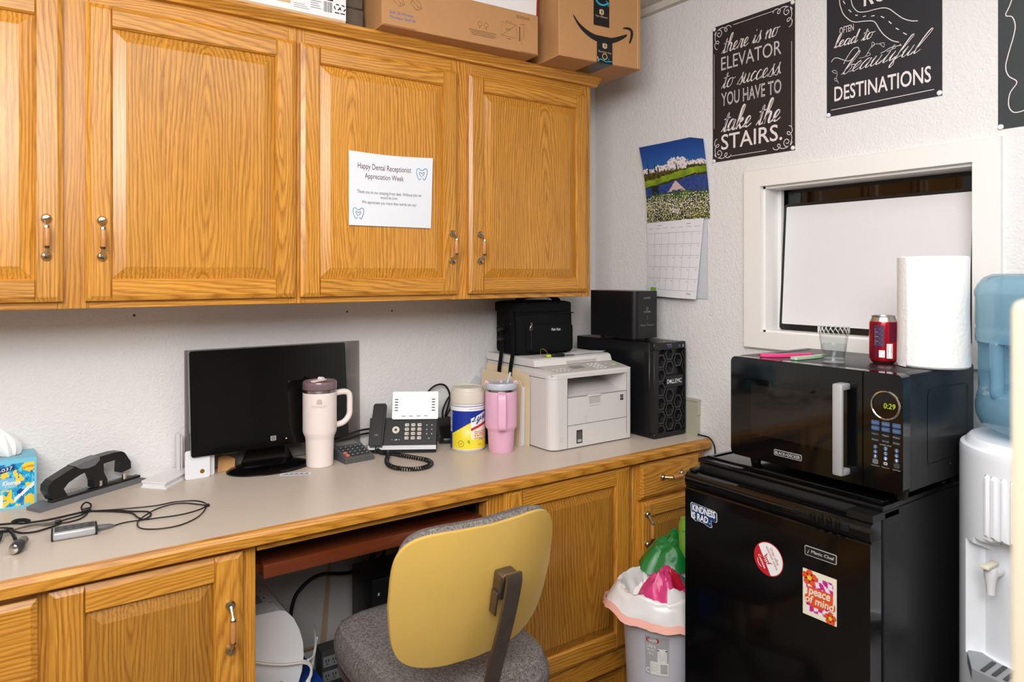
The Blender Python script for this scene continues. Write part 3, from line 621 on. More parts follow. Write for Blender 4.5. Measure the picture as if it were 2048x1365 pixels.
def p2(b, F, W, H_):
    def cv(cx, cy):
        xf = (cx-70)/1160; return (xf*W, (1180-215*xf-cy)/(3418+481*xf))
    b.ribbon([cv(120, 1108), cv(1160, 902)], .0018, F, .0005)
    b.text('DESTINATIONS', F, .075*W, .041, .915*W, .084, .0004, bold=.012)
    b.script('beautiful', F, .14*W, .096, .93*W, .168, .13, shear=.55, slope=.05)
    S = lambda pts: [(p.x, p.y) for p in spline([(*cv(x, y), 0) for x, y in pts], 5)]
    b.ribbon(S([(122, 625), (150, 590), (190, 580), (260, 600), (320, 608), (380, 560), (425, 500), (410, 470), (360, 490), (300, 570), (260, 640)]), .0018, F, .0005)
    b.ribbon(S([(650, 530), (690, 510), (760, 470), (860, 450)]), .0016, F, .0005)
    b.script('lead to', F, .07*W, .197, .455*W, .234, .24)
    b.text('OFTEN', F, .125*W, .233, .258*W, .252, .0004)
    b.ribbon(S([(212, -150), (215, 0), (225, 60), (260, 140), (330, 200), (390, 215), (470, 207), (560, 203), (600, 225), (640, 290), (690, 350), (760, 400), (830, 420)]), .0022, F, .0005)
    b.ribbon(S([(330, -120), (345, 10), (370, 70), (420, 112), (500, 110), (600, 85), (680, 72), (740, 85), (800, 130), (870, 180), (950, 207), (1010, 208)]), .0022, F, .0005)
    for x, y, dx, dy in ((265, 20, 22, 32), (330, 105, 28, 26), (400, 147, 26, 2), (483, 157, 30, -8), (572, 152, 36, -8), (670, 165, 34, 16), (745, 220, 28, 26), (815, 285, 30, 18), (890, 335, 34, 20)): b.ribbon([cv(x-dx/2, y-dy/2), cv(x+dx/2, y+dy/2)], .0024, F, .0005)
    b.text('ROADS', F, .35*W, .291, .86*W, .345, .0004, bold=.02)
    b.ribbon(S([(425, 578), (490, 565), (520, 520), (560, 460), (600, 435), (660, 440)]), .001, F, .0005).ribbon(S([(640, 430), (685, 425), (680, 468), (640, 430)]), .001, F, .0005).ribbon(S([(560, 470), (565, 415), (590, 440), (560, 470)]), .001, F, .0005).ribbon(S([(490, 562), (530, 525), (542, 548), (490, 562)]), .001, F, .0005)
    b.ribbon(S([(205, 835), (180, 790), (190, 740), (180, 715), (150, 705)]), .001, F, .0005).ribbon(S([(130, 715), (165, 705), (190, 735), (150, 730), (130, 715)]), .001, F, .0005).ribbon(S([(185, 790), (160, 785), (165, 810), (190, 815)]), .001, F, .0005)
poster('dark chalk poster ending in beautiful destinations, middle of three', 'chalk_blue', 1.179, .862, 1.7785, 2.24, p2, 0)
def p3(b, F, W, H_):
    S = lambda pts: [(p.x, p.y) for p in spline([((x-1790)*.000285, (1310-y)*.000262, 0) for x, y in pts], 5)]
    b.ribbon(S([(1900, -60), (1910, 60), (1880, 180), (1848, 265), (1895, 295), (1918, 380), (1905, 480), (1870, 620), (1848, 740), (1870, 830), (1930, 900), (1880, 990), (1870, 1100), (1900, 1165), (1950, 1175), (2020, 1150), (2080, 1090)]), .0022, F, .0005)
    b.ribbon(S([(1955, 70), (1985, 75), (2040, 30), (2070, 60)]), .006, F, .0005)
    b.text('BE', F, .062, .272, .13, .304, .0004).text('N', F, .058, .21, .1, .25, .0004, bold=.02).ribbon(S([(1998, 665), (2030, 640), (2070, 660)]), .004, F, .0005).ribbon(S([(2008, 830), (2030, 885), (2070, 860)]), .004, F, .0005)
poster('dark chalk poster with a curly border, cut by the frame edge', 'chalk_green', .735, .425, 1.669, 2.12, p3, 0)
b0 = MB().use('white_plastic', True)
def pin(y, z, lab):
    X = Matrix.Translation((1.9686, y, z)) @ Matrix.Rotation(-PI/2, 4, 'Y')
    tag(MB(X).use('white_plastic', True).lathe([(.0001, 0), (.0065, .0), (.0068, .002), (.005, .0045), (.0001, .0055)], n=14).build('push_pin'), 'white push pin at the '+lab, 'pin', 'white push pins of the posters')
for y, z, l in ((1.5875, 2.150, 'top left corner of the elevator poster'), (1.290, 2.1505, 'top right corner of the elevator poster'), (1.588, 1.7015, 'bottom left corner of the elevator poster'), (1.2895, 1.7045, 'bottom right corner of the elevator poster'),
                (1.173, 1.783, 'bottom left corner of the destinations poster'), (.868, 1.786, 'bottom right corner of the destinations poster'), (.729, 1.6745, 'bottom left corner of the cut-off poster')): pin(y, z, l)
# calendar
t = thing('calendar', 'May wall calendar with a snowy mountain photo, curling pages', 'calendar', (1.96, 1.76, 1.232))
def cal_top(u, v):   # u 0 left..1 right, v 0 bottom..1 top
    y = 1.882-.27*u+(.038*v**2)*(1-u)*1.1-.02*u*(1-v)*.6
    x = 1.962-.012*(1-u)-.055*max(0, u-.35)**1.5*max(0, v-.25)**1.2-.004*math.sin(u*PI)
    z = 1.5095+.285*v-.012*math.sin(PI*min(1, u*1.05))*0-.03*max(0, u-.8)*5*v*v*.5
    return Vector((x, y, z))
rng = random.Random(5)
def cal_col(u, v):
    n1, n2 = fbm(u*7, v*7), fbm(u*26, v*30, 3); n3 = mnoise.noise(Vector((u*75, v*80, 9)))
    ridge = .71+.085*math.exp(-((u-.56)/.16)**2)+.03*math.exp(-((u-.95)/.07)**2)+.02*math.sin(u*31)*.4+.02*n2-.02*(u < .2)
    tree = .635+.05*max(0, mnoise.noise(Vector((u*38, 2, 1))))+.015*n2+.035*(u > .7)
    shore = .515+.125*u+.012*n1; lake = .33+.03*math.sin(u*4)+.05*u+.02*n2
    if v < lake-.02 or (v < .38 and n2 > .25 and v < lake+.05):
        dens = n3+.35*(1-abs(v-.2)*4)
        if v < .34 and dens > .33+.35*v: return (238, 226, 208) if n2 > -.2 else (200, 180, 150)
        return (62+50*n1+30*n3, 74+40*n1+30*n3, 22+10*n1) if v < .2 else (60+40*n1, 84+40*n1, 40)
    if v < shore-.085+.012*n2:
        base = (40, 66, 128)
        d = abs(u-.52)*1.8
        if abs(v-(.44-d*.3)) < .06-d*.22: return (206, 176, 176)
        if abs(u-.17+.02*n2) < .06 and v < .5: return (22, 34, 46)
        return (base[0]+22*n2, base[1]+24*n2, base[2]+26*n2)
    if v < shore-.06: return (54, 48, 30)
    if v < shore+.02: return (122+40*n1+22*n2, 148+36*n1, 36)
    if v < tree: return (70+60*n2+20*n3, 66+40*n2, 24+14*n2)
    for tx, th in ((.09, .77), (.2, .765), (.25, .74), (.55, .735)):
        if abs(u-tx) < (th-v)*.13 and v < th: return (28, 30, 24)
    if v < ridge: return (226+14*n2, 216+12*n2, 216+12*n2) if n2 > -.28 else (150, 146, 160)
    return (24+24*(1-v)*2, 66+60*(1-v)*1.6, 140+60*(1-v)*1.3)
painted('picture_page', cal_top, lambda u, v: tuple(min(255, max(0, c)) for c in cal_col(u, v)), 96, 104, t, 'photo page of a snowy mountain above a lake')
MB().use('paper', True).grid(lambda u, v: cal_top(u, v)+Vector((.002, 0, 0)), 14, 10).grid(lambda u, v: Vector((1.9662, 1.882-.262*u-.01*v, 1.51+.277*v)), 2, 2).build('under_pages', t)
MB().use('paper_grey', True).grid(lambda u, v: Vector((1.966-.004*math.sin(v*PI), 1.889-.276*u, 1.232+.277*v)), 4, 8).build('back_pages', t)
def cal_low(a, b_, n=0):    # metres from the left bottom corner
    v = b_/.272; u = a/.27
    return Vector((1.958-n-.016*math.sin(u*PI*.9)*(.3+.7*(1-v))-.010*(u > 0)*u*(1-v), 1.892-.258*u-.018*math.sin(v*PI)*.4*(1-u)-.012*v*u+.022*(u)*(1-v)*.5, 1.238+b_-.008*u*(1-v)))
MB().use('paper', True).grid(lambda u, v: cal_low(u*.27, v*.272), 12, 12).build('grid_page', t)
b = MB().use('ink_pale')
for j in range(6): b.ribbon([(.005+.0325*k, .026+.0405*j) for k in range(9)], .0009, cal_low, .0007)
for i in range(1, 7): b.ribbon([(.005+.037*i, .026+.0202*k) for k in range(11)], .0008, cal_low, .0007)
for i, d in enumerate(('Sunday', 'Monday', 'Tuesday', 'Wednesday', 'Thursday', 'Friday', 'Saturday')): b.text(d, cal_low, .012+.037*i, .244, .034+.037*i, .249, .0008)
k = 1
for j in range(5):
    for i in range(7):
        if j == 0 and i < 4: continue
        if k > 31: break
        b.text(str(k), cal_low, .032+.037*i, .218-.0405*j, .038+.037*i, .224-.0405*j, .0008, fit=False); k += 1
b.use('ink_grey').rect(.058, .256, .215, .2575, cal_low, .0007).text('May', cal_low, .225, .012, .245, .02, .0008)
b.ribbon([(.044, .05), (.05, .052), (.056, .05), (.062, .052)], .001, cal_low, .0008).ribbon([(.044, .042), (.052, .043), (.06, .041)], .001, cal_low, .0008)
b.use('st_cream')
b.build('lettering', t)
MB().use('can_green').rect(.026, .018, .062, .032, lambda a, c, n=0: cal_low(a, c, n), .0009).use('green_film').build('sticky_tab', t, label='small green tab')
b = MB().use('chalk').text('May', lambda a, c, n=0: cal_top(a, c)+Vector((-.0012, 0, 0)), .40, .075, .56, .16, 0); b.build('month_title', t)

# whiteboard leaning in the window
t = thing('whiteboard', 'white dry erase board in a thin black frame inside the window', 'whiteboard', (2.03, 1.08, 1.1405))
X = Matrix.Translation((2.022, 0, 1.1405)) @ Matrix.Rotation(math.radians(4), 4, 'Y')
MB(X).use('satin_black').prism(rrect(.814, 0, 1.3735, .403, .012), Fr((0.006, 0, 0), (0, 1, 0), (0, 0, 1)), -.006, .004).build('frame', t)
MB(X).use('whiteboard').prism(rrect(.822, .019, 1.364, .393, .004), Fr((0, 0, 0), (0, -1, 0), (0, 0, 1)).__class__((0, 0, 0), (0, 1, 0), (0, 0, 1)), -.0015, -.001).build('board_face', t)
# ---------------------------------------------------------------- things on the worktop
ZC = .7572
VEC = Vector
# monitor
t = thing('monitor', 'black glossy flat screen monitor on an oval stand', 'monitor', (.63, 2.1, ZC))
X = Matrix.Translation((.6375, 2.088, .818)) @ Matrix.Rotation(math.radians(-6), 4, 'X')
MB(X).use('gloss_black').prism(rrect(-.2255, 0, .2255, .288, .006), Fr((0, 0, 0), (1, 0, 0), (0, 0, 1)), -.022, .0).build('bezel', t)
FS = Fr(X @ VEC((0, 0, 0)), (1, 0, 0), X.to_3x3() @ VEC((0, 0, 1)))
MB().use('screen_black').rect(-.212, .034, .212, .276, FS, .0005).build('screen', t)
MB(X).use('satin_black').box(-.12, .12, .022, .042, .05, .22, .01).build('back_shell', t)
b = MB().use('pale_grey').prism(rrect(-.012, .017, .004, .031, .003), FS, 0, .0008).use('ink_black').ring(-.004, .024, .0045, .0012, FS, .0012, 14).text('hp', FS, -.0068, .0212, -.0012, .0272, .0012, shear=.2, fit=False); b.build('logo_plate', t)
MB().use('red_led').disc(.0335, .019, .0018, FS, .0008, 10).build('power_light', t)
MB().use('gloss_black', True).lathe([(.001, 0), (1, 0), (1.0, .25), (.93, .62), (.8, .85), (.55, 1), (.0001, 1.0)], n=40).build  # shape check only
b = MB(Matrix.Translation((.622, 2.092, ZC)) @ Matrix.Diagonal((.118, .078, .014, 1))).use('gloss_black', True).lathe([(.001, 0), (1, 0), (1.0, .25), (.93, .62), (.8, .85), (.55, 1), (.0001, 1.0)], n=40); b.build('stand_base', t)
b = MB().use('gloss_black'); b.prism([(-.075, 0), (.075, 0), (.05, .055), (.028, .10), (-.028, .10), (-.05, .055)], Fr((.63, 2.13, ZC+.01), (1, 0, 0), (0, .1, 1)), -.012, .0); b.build('stand_neck', t)
X = Matrix.Translation((0, 2.172, ZC)) @ Matrix.Rotation(math.radians(-1.5), 4, 'X')
tag(MB(X).use('acrylic_clear').box(.412, .937, 0, .003, 0, .345).build('acrylic_sheet'), 'clear acrylic sheet leaning on the wall behind the monitor', 'sheet')
# tumblers
def arcpts(c, rx, rz, a0, a1, n): return [(c[0]+rx*math.cos(a0+(a1-a0)*i/n), c[1], c[2]+rz*math.sin(a0+(a1-a0)*i/n)) for i in range(n+1)]
cx, cy = .752, 2.036
t = thing('tumbler', 'cream handled tumbler with a clear lid in front of the monitor', 'tumbler', (cx, cy, ZC))
MB().use('cream_cup', True).lathe([(.001, 0), (.036, 0), (.0385, .003), (.0405, .078), (.042, .086), (.047, .097), (.0485, .104), (.0485, .216)], (cx, cy, ZC), 40, capt=False).build('cup_body', t)
MB().use('steel', True).lathe([(.0485, .2155), (.0478, .224), (.046, .224)], (cx, cy, ZC), 40).build('steel_rim', t)
MB().use('cup_lid_clear', True).lathe([(.047, .2245), (.0492, .226), (.0495, .243), (.0478, .248), (.046, .246), (.045, .240), (.001, .239)], (cx, cy, ZC), 40, capb=False).build('lid', t)
X = R3((cx, cy, ZC+.2465), math.radians(30))
MB(X).use('cream_cup').box(-.032, .022, -.0075, .0075, .0, .005, .002).build('flip_straw', t); MB(X).use('cream_cup', True).tube([(.006, -.008, .006), (.006, .008, .006)], .006, 10).build('hinge', t)
q = spline([(cx+.044, cy, ZC+.207), (cx+.075, cy, ZC+.209), (cx+.091, cy, ZC+.199), (cx+.0925, cy, ZC+.165), (cx+.0905, cy, ZC+.138), (cx+.073, cy, ZC+.118), (cx+.044, cy, ZC+.112)], 6)
MB().use('cream_cup', True).tube(q, .0088, 10).build('handle', t)
aF = math.atan2(-cy, -cx)
F = CylFr(cx, cy, .0487, ZC, aF-.02)
b = MB().use('cup_mark').text('STANLEY', F, -.022, .176, .022, .1825, .0003, bold=.01)
b.prism([(-.008, .186), (.008, .186), (.008, .194), (.005, .196), (.008, .2), (.004, .199), (.0, .202), (-.004, .199), (-.008, .2), (-.005, .196), (-.008, .194)], F, .0002, .0005); b.build('mark', t)
cx, cy = 1.281, 1.868
t = thing('tumbler', 'pink handled tumbler with frosted lid and straw before the printer', 'tumbler', (cx, cy, ZC))
MB().use('pink_cup', True).lathe([(.001, 0), (.037, 0), (.0395, .004), (.042, .064), (.0435, .070), (.049, .077), (.0505, .084), (.0505, .192)], (cx, cy, ZC), 40, capt=False).build('cup_body', t)
MB().use('steel', True).lathe([(.0505, .192), (.0503, .1985), (.048, .1985)], (cx, cy, ZC), 40).build('steel_rim', t)
MB().use('frost', True).lathe([(.0495, .1988), (.0505, .2005), (.0505, .215), (.0485, .2185), (.044, .2165), (.001, .2165)], (cx, cy, ZC), 40, capb=False).build('lid', t)
a = math.atan2(-cy, -cx)+.04; d = VEC((math.cos(a), math.sin(a), 0)); o = VEC((cx, cy, ZC)); sd = VEC((-d.y, d.x, 0))
q = spline([o+d*.044+VEC((0, 0, .188)), o+d*.066+VEC((0, 0, .186)), o+d*.076+VEC((0, 0, .174)), o+d*.076+VEC((0, 0, .1)), o+d*.068+VEC((0, 0, .084)), o+d*.045+VEC((0, 0, .086))], 6)
MB().use('pink_cup', True).strap(q, sd, .0225, .012).build('handle', t)
MB().use('frost', True).tube([o+VEC((.016, -.004, .2)), o+VEC((.028, -.012, .248))], .004, 10).build('straw', t)
b = MB().use('pink_pale', True)
for k in (-1, 1): b.tube([o-sd*k*.040+VEC((0, 0, .216)), o-sd*k*.047+VEC((0, 0, .222)), o-sd*k*.050+VEC((0, 0, .212))], .004, 8)
b.tube([o+d*.0+VEC((0, 0, .217)), o+VEC((0, 0, .224))], .004, 8); b.build('lid_tabs', t)
# wipes canister
cx, cy, R = 1.213, 1.957, .0555
t = thing('wipes_canister', 'blue and yellow disinfecting wipes canister with cream lid', 'canister', (cx, cy, ZC))
MB().use('grey_white', True).lathe([(.001, 0), (.051, 0), (.0545, .004), (.0555, .014), (.0552, .146), (.054, .152)], (cx, cy, ZC), 40).build('canister_body', t)
MB().use('key_cream', True).lathe([(.0545, .150), (.0562, .152), (.0562, .178), (.0545, .186), (.052, .188), (.050, .199), (.043, .2005), (.04, .198), (.001, .199)], (cx, cy, ZC), 40).build('lid', t)
aF = math.atan2(-cy, -cx)
def lys(u, v):
    a = -90+230*u; h = v; x = 342+232*math.sin(math.radians(max(-90, min(90, a))))
    if a > 90: x = 574+ (a-90)*4
    y = 1150-720*h
    if y < 455 and y > 438: return (20, 40, 120)
    if y < 520: return (240, 240, 242)
    if a < -61: return (8, 44, 148) if y > 880 or a < -80 else ((222, 222, 226) if int(y/14) % 2 else (170, 150, 160))
    if y > 1140: return (238, 238, 240)
    yb = 860-(x-180)*.9+.0006*(x-180)**2 if x < 390 else 715
    if x >= 385 and 530 < y:
        top = 640-(x-390)*.55
        if y < top: return (8, 44, 148)
        r0 = 820-(x-390)*.5
        if r0-22 < y < r0+22: return (196, 34, 46)
        if y < r0: return (240, 240, 244)
        if y < 985: return (246, 236, 214) if y < 900 else (248, 236, 190)
        return (246, 224, 60)
    if y > yb:
        k = max(0, 1-math.hypot((x-340)/110, (y-860)/120)); return (245, 222+18*k, 50+130*k)
    return (8, 44, 148)
W_ = CylFr(cx, cy, R+.0004, ZC, aF)
painted('label_wrap', lambda u, v: W_((-90+230*u)*PI/180*R, .008+.1385*v), lys, 115, 72, t, 'blue, yellow and white printed label')
y2 = lambda y: .008+.1385*(1150-y)/720
b = MB().use('navy').script('Lysol', W_, .012, y2(745), .088, y2(575), .3, n=.0012, slope=.18)
b.use('ink_black').text('KILLS COLD & FLU VIRUSES', W_, .005, y2(492), .075, y2(478), .0012)
b.use('red_ink').text('KILLS 99.9%', W_, .021, y2(868), .068, y2(848), .0012, bold=.01).text('OF VIRUSES', W_, .021, y2(900), .068, y2(880), .0012, bold=.01).text('& BACTERIA', W_, .021, y2(932), .068, y2(912), .0012, bold=.01)
b.use('navy').text('DISINFECTING', W_, .021, y2(972), .068, y2(955), .0012).text('WIPES', W_, .034, y2(996), .055, y2(980), .0012).use('ink_grey').text('95', W_, .034, y2(1080), .046, y2(1062), .0012)
b.ring(-.022, y2(1050), .0095, .0012, W_, .0012, 18).text('W', W_, -.027, y2(1062), -.017, y2(1040), .0012)
b.use('can_green').disc(.002, y2(1010), .004, W_, .0012).disc(.004, y2(1035), .003, W_, .0012); b.build('lettering', t)
# calculator
t = thing('calculator', 'grey desk calculator with a red key beside the cream tumbler', 'calculator', (.862, 2.05, ZC))
X = R3((.816, 1.998, ZC), math.radians(4))
pr = [(0, 0), (0, .012), (.006, .015), (.112, .043), (.118, .040), (.112, .0)]
MB(X).use('calc_grey').prism(pr, Fr((.094, 0, 0), (0, 1, 0), (0, 0, 1)), -.094, 0).build('calc_body', t)
MB(X).use('alu').prism([(0, .0125), (.006, .0155), (.008, .0148), (.002, .0115)], Fr((.094, 0, 0), (0, 1, 0), (0, 0, 1)), -.094, -.0).build('front_trim', t)
yd = VEC((0, .106, .028)).normalized()
FC = Fr(X @ VEC((0, .006, .0152)), X.to_3x3() @ VEC((1, 0, 0)), X.to_3x3() @ yd)
MB().use('lcd').rect(.012, .078, .08, .10, FC, .0008).build('display', t)
for j in range(4):
    for i in range(5):
        k = MB().use('key_red' if (i == 0 and j < 2) else 'dark_grey').prism(rrect(.010+.0158*i, .009+.0158*j, .022+.0158*i, .019+.0158*j, .002, 2), FC, .0, .003)
        k.use('white_ink').rect(.0145+.0158*i, .0125+.0158*j, .0175+.0158*i, .0155+.0158*j, FC, .0033); k.build('key', t)
# desk phone
t = thing('desk_phone', 'black office desk phone with glare painted on its tilted screen', 'phone', (1.03, 2.07, ZC))
X = Matrix.Translation((.924, 2.083, ZC)) @ Matrix.Rotation(math.atan2(-.115, .183), 4, 'Z')
Q = lambda p: X @ VEC(p)
R3x = X.to_3x3()
SD = Fr((.212, 0, 0), (0, 1, 0), (0, 0, 1))
MB(X).use('phone_black').prism([(0, 0), (0, .010), (.052, .098), (.062, .098), (.075, .0)], SD, -.212, 0).build('phone_body', t)
MB(X).use('silver_plastic').prism([(-.001, .010), (.006, .0215), (.0035, .0225), (-.003, .011)], SD, -.212, 0).build('front_strip', t)
MB(X).use('rubber').box(0.004, .208, -.004, .06, 0, .0095, .003, 1).build('foot', t)
yd = VEC((0, .052, .088)).normalized(); FP = Fr(Q((0, 0, .0105)), R3x @ VEC((1, 0, 0)), R3x @ yd)
HX = lambda p: p
b = MB().use('phone_black').prism([(.006, .006), (.044, .006), (.046, .012), (.052, .14), (.048, .146), (.016, .146), (.010, .140), (.004, .012)], FP, .002, .016)
b.use('phone_black').prism([(.012, .008), (.040, .008), (.045, .142), (.016, .142)], FP, .016, .020)
b.use('pale_grey').text('HD', FP, .020, .038, .032, .044, .0205).build('handset', t)
yv = VEC((0, .030, .082)).normalized(); FV = Fr(Q((.070, .046, .096)), R3x @ VEC((1, 0, 0)), R3x @ yv)
MB().use('satin_black').prism(rrect(-.0, -.0, .146, .088, .004), FV, -.010, -.0012).build('screen_back', t)
MB().use('phone_glare').prism(rrect(0, 0, .146, .088, .004), FV, -.001, .0015).build('screen', t)
for i in range(5):
    for xx in (.007, .125): MB().use('dark_grey').prism(rrect(xx, .026+.0088*i, xx+.0115, .0295+.0088*i, .0015, 2), FV, .001, .003).build('line_key', t)
for i in range(4): MB().use('pale_grey').prism(rrect(.03+.0235*i, .008, .043+.0235*i, .0115, .0015, 2), FV, .001, .003).build('soft_key', t)
lab = '123456789*0#'
for j in range(4):
    for i in range(3):
        x0, y0 = .112+.0198*i, .074-.0142*j
        MB().use('key_cream').prism(rrect(x0, y0, x0+.0125, y0+.0095, .002, 2), FP, 0, .0025).use('key_ink').text(lab[j*3+i], FP, x0+.002, y0+.0025, x0+.0055, y0+.0075, .0028, fit=False).rect(x0+.0065, y0+.0035, x0+.011, y0+.006, FP, .0028).build('key', t)
MB().use('key_cream').prism([(.0835+.0115*math.cos(i*PI/12), .063+.0115*math.sin(i*PI/12)) for i in range(24)], FP, 0, .002).use('key_ink').disc(.0835, .063, .0042, FP, .0023).build('navigation_key', t)
b = MB().use('white_ink')
for j in range(3):
    for i in range(2): b.disc(.181+.016*i, .074-.0142*j+.004, .0016, FP, .0006, 8)
b.rect(.186, .034, .191, .0355, FP, .0006).rect(.072, .0305, .074, .032, FP, .0006).rect(.094, .0305, .097, .032, FP, .0006).poly([(.079, .030), (.089, .030), (.089, .0335)], FP, .0006); b.build('icons', t)
MB().use('rubber', True).tube(helix([(.945, 2.058, ZC+.012), (.951, 2.036, ZC+.0075), (.97, 2.015, ZC+.0075), (.985, 1.972, ZC+.0075), (1.005, 1.925, ZC+.0075), (1.022, 1.878, ZC+.0075), (1.015, 1.84, ZC+.0075), (.985, 1.815, ZC+.0075), (.945, 1.815, ZC+.0075), (.915, 1.843, ZC+.0075), (.905, 1.885, ZC+.0075), (.918, 1.935, ZC+.0075), (.945, 1.985, ZC+.0075), (.962, 2.02, ZC+.013)], .0055, 74, 7), .0019, 5).build('coiled_cord', t)
MB().use('rubber', True).tube(spline([Q((.025, .004, .022)), Q((.024, -.006, .012)), Q((.022, -.012, .005)), Q((.028, -.012, .008))], 5), .002, 6).build('handset_lead', t)
X = R3((.664, 1.985, ZC), math.radians(-27))
b = MB(X).use('paper').box(-.042, .042, -.011, .011, 0, .0006).use('navy').add([(-.036, -.008, .0009), (.036, -.008, .0009), (.036, -.004, .0009), (-.036, -.004, .0009)], [(0, 1, 2, 3)])
for i in range(5): b.add([(-.03+.014*i, .0, .0009), (-.022+.014*i, .0, .0009), (-.022+.014*i, .004, .0009), (-.03+.014*i, .004, .0009)], [(0, 1, 2, 3)])
tag(b.build('label_card'), 'small white printed slip lying before the cream tumbler', 'card')
# black reader and cables behind the phone
t = thing('card_reader', 'black sloped desk device half hidden behind the wipes canister', 'device', (1.22, 2.1, ZC))
X = R3((1.165, 2.055, ZC), math.radians(-20))
MB(X).use('gloss_black').prism([(0, .006), (0, .022), (.02, .055), (.06, .075), (.095, .072), (.1, .0), (.01, 0)], Fr((.10, 0, 0), (0, 1, 0), (0, 0, 1)), -.10, 0).build('device_body', t)
MB(X).use('satin_black').box(.01, .09, -.004, .03, .002, .02, .006).build('front_lip', t)
tag(MB().use('rubber', True).tube(spline([(1.14, 2.175, .80), (1.17, 2.17, .89), (1.195, 2.165, .925), (1.225, 2.16, .936), (1.25, 2.158, .925), (1.262, 2.155, .89), (1.25, 2.158, .84), (1.24, 2.165, .80), (1.23, 2.17, .765)], 6), .0035, 8).build('black_cable'), 'black cable arching up the wall behind the desk phone', 'cable')
tag(MB().use('rubber', True).tube(spline([(1.255, 2.17, .76), (1.24, 2.168, .83), (1.252, 2.165, .87), (1.268, 2.163, .89), (1.275, 2.165, .86), (1.255, 2.17, .82)], 6), .0032, 8).build('black_cable'), 'black cable looped down behind the wipes canister', 'cable')
tag(MB().use('dark_grey', True).tube(spline([(1.12, 2.17, .842), (1.17, 2.165, .838), (1.21, 2.16, .825), (1.245, 2.158, .80), (1.26, 2.16, .762)], 6), .0025, 8).build('grey_cable'), 'thin grey cable from the back of the desk phone', 'cable')
for i in range(2): tag(MB().use('rubber', True).tube(spline([(.80, 2.17, .775+.012*i), (.86, 2.165, .785+.014*i), (.93, 2.16, .80+.014*i), (.985, 2.165, .80+.013*i)], 5), .0032, 8).build('black_cable'), ['lower of two black cables between monitor and desk phone', 'upper of two black cables between monitor and desk phone'][i], 'cable')
b = MB().use('matte_black', True).lathe([(.001, 0), (.034, 0), (.036, .1), (.033, .1), (.031, .004)], (1.325, 1.985, ZC), 24, capt=False)
t = thing('pen_cup', 'black cup with colourful bits between canister and pink tumbler', 'cup', (1.325, 1.985, ZC)); b.build('cup_body', t)
for k, (m, a) in enumerate((('lime', 2.6), ('hot_pink', 3.2), ('st_orange', 3.8))): MB().use(m, True).tube(spline([(1.325+.02*math.cos(a), 1.985+.02*math.sin(a), ZC+.02), (1.325+.037*math.cos(a), 1.985+.037*math.sin(a), ZC+.104), (1.325+.045*math.cos(a), 1.985+.045*math.sin(a), ZC+.118), (1.325+.046*math.cos(a), 1.985+.046*math.sin(a), ZC+.098)], 5), .003, 6).build('ribbon_end', t)
# folders and papers beside the printer
t = thing('file_folder', 'cream manila folder stuffed with papers, standing beside the printer', 'folder', (1.375, 1.98, ZC))
for i, (x0, lean, y0, h) in enumerate(((1.388, .002, 1.862, .235), (1.360, .010, 1.876, .215))):
    F = Fr((x0, 0, ZC), (0, 1, 0), (lean, 0, .23))
    MB().use('manila').prism([(y0, 0), (2.115, 0), (2.115, h+.012), (y0+.07, h+.012), (y0+.055, h), (y0+.02, h), (y0+.006, h-.006), (y0, h-.02)], F, -.0008, .0008).build('folder_flap', t)
for i in range(5):
    F = Fr((1.3655+.0042*i, 0, ZC), (0, 1, 0), (.008-.001*i, 0, .22))
    MB().use('paper').prism([(1.874+.002*i, .001), (2.1, .001), (2.1, .205), (1.885+.004*i, .203-.004*i), (1.876+.002*i, .19)], F, -.0006, .0006).build('sheet', t)
t = tag(MB().use('paper_grey').prism([(0, 0), (.105, 0), (.105, .15), (.06, .226), (.0, .175)], Fr((1.345, 2.135, ZC), (1, .12, 0), (.0, .12, 1)), -.001, .001).build('paper_sheet'), 'pale grey paper standing by the wall left of the printer', 'paper')
tag(MB().use('paper').prism([(0, 0), (.085, 0), (.085, .21), (.03, .205), (.0, .16)], Fr((1.352, 2.150, ZC), (1, .1, 0), (.0, .05, 1)), -.001, .001).build('paper_sheet'), 'white paper standing against the folder by the wall', 'paper')
# printer
t = thing('printer', 'pale grey multifunction laser printer with a control panel', 'printer', (1.57, 1.94, ZC))
PX0, PX1, PY0, PY1 = 1.397, 1.747, 1.755, 2.125
def rc(x0, y0, x1, y1, r0, r1):
    q = [(x1, y1), (x0, y1)]; k = 6
    q += [(x0+r0-r0*math.cos(PI/2*i/k), y0+r0-r0*math.sin(PI/2*i/k)) for i in range(k+1)]
    q += [(x1-r1+r1*math.sin(PI/2*i/k), y0+r1-r1*math.cos(PI/2*i/k)) for i in range(k+1)]
    return q
FT = Fr((0, 0, 0), (1, 0, 0), (0, 1, 0))
MB().use('printer_white').prism(rc(PX0, PY0, PX1, PY1, .03, .015), FT, ZC+.004, .923).build('lower_body', t)
b = MB().use('printer_white').prism(rc(PX0, PY0, 1.46, PY1, .03, .0005), FT, .923, .984).prism(rc(1.72, PY0, PX1, PY1, .0005, .015), FT, .923, .984).box(1.46, 1.72, 1.95, PY1, .923, .984); b.build('side_columns', t)
MB().use('grey_white').prism([(1.76, .9235), (1.948, .9235), (1.948, .962), (1.85, .945), (1.80, .93)], Fr((1.72, 0, 0), (0, 1, 0), (0, 0, 1)), -.26, 0).build('output_tray', t)
b = MB().use('printer_white').prism(rc(PX0, PY0, PX1, PY1, .03, .015), FT, .9845, .996)
b.prism([(PY0+.004, .996), (PY1, .996), (PY1, 1.0145), (1.853, 1.0145), (PY0+.006, .9995)], Fr((PX1-.004, 0, 0), (0, 1, 0), (0, 0, 1)), -(PX1-PX0-.008), 0); b.build('top_deck', t)
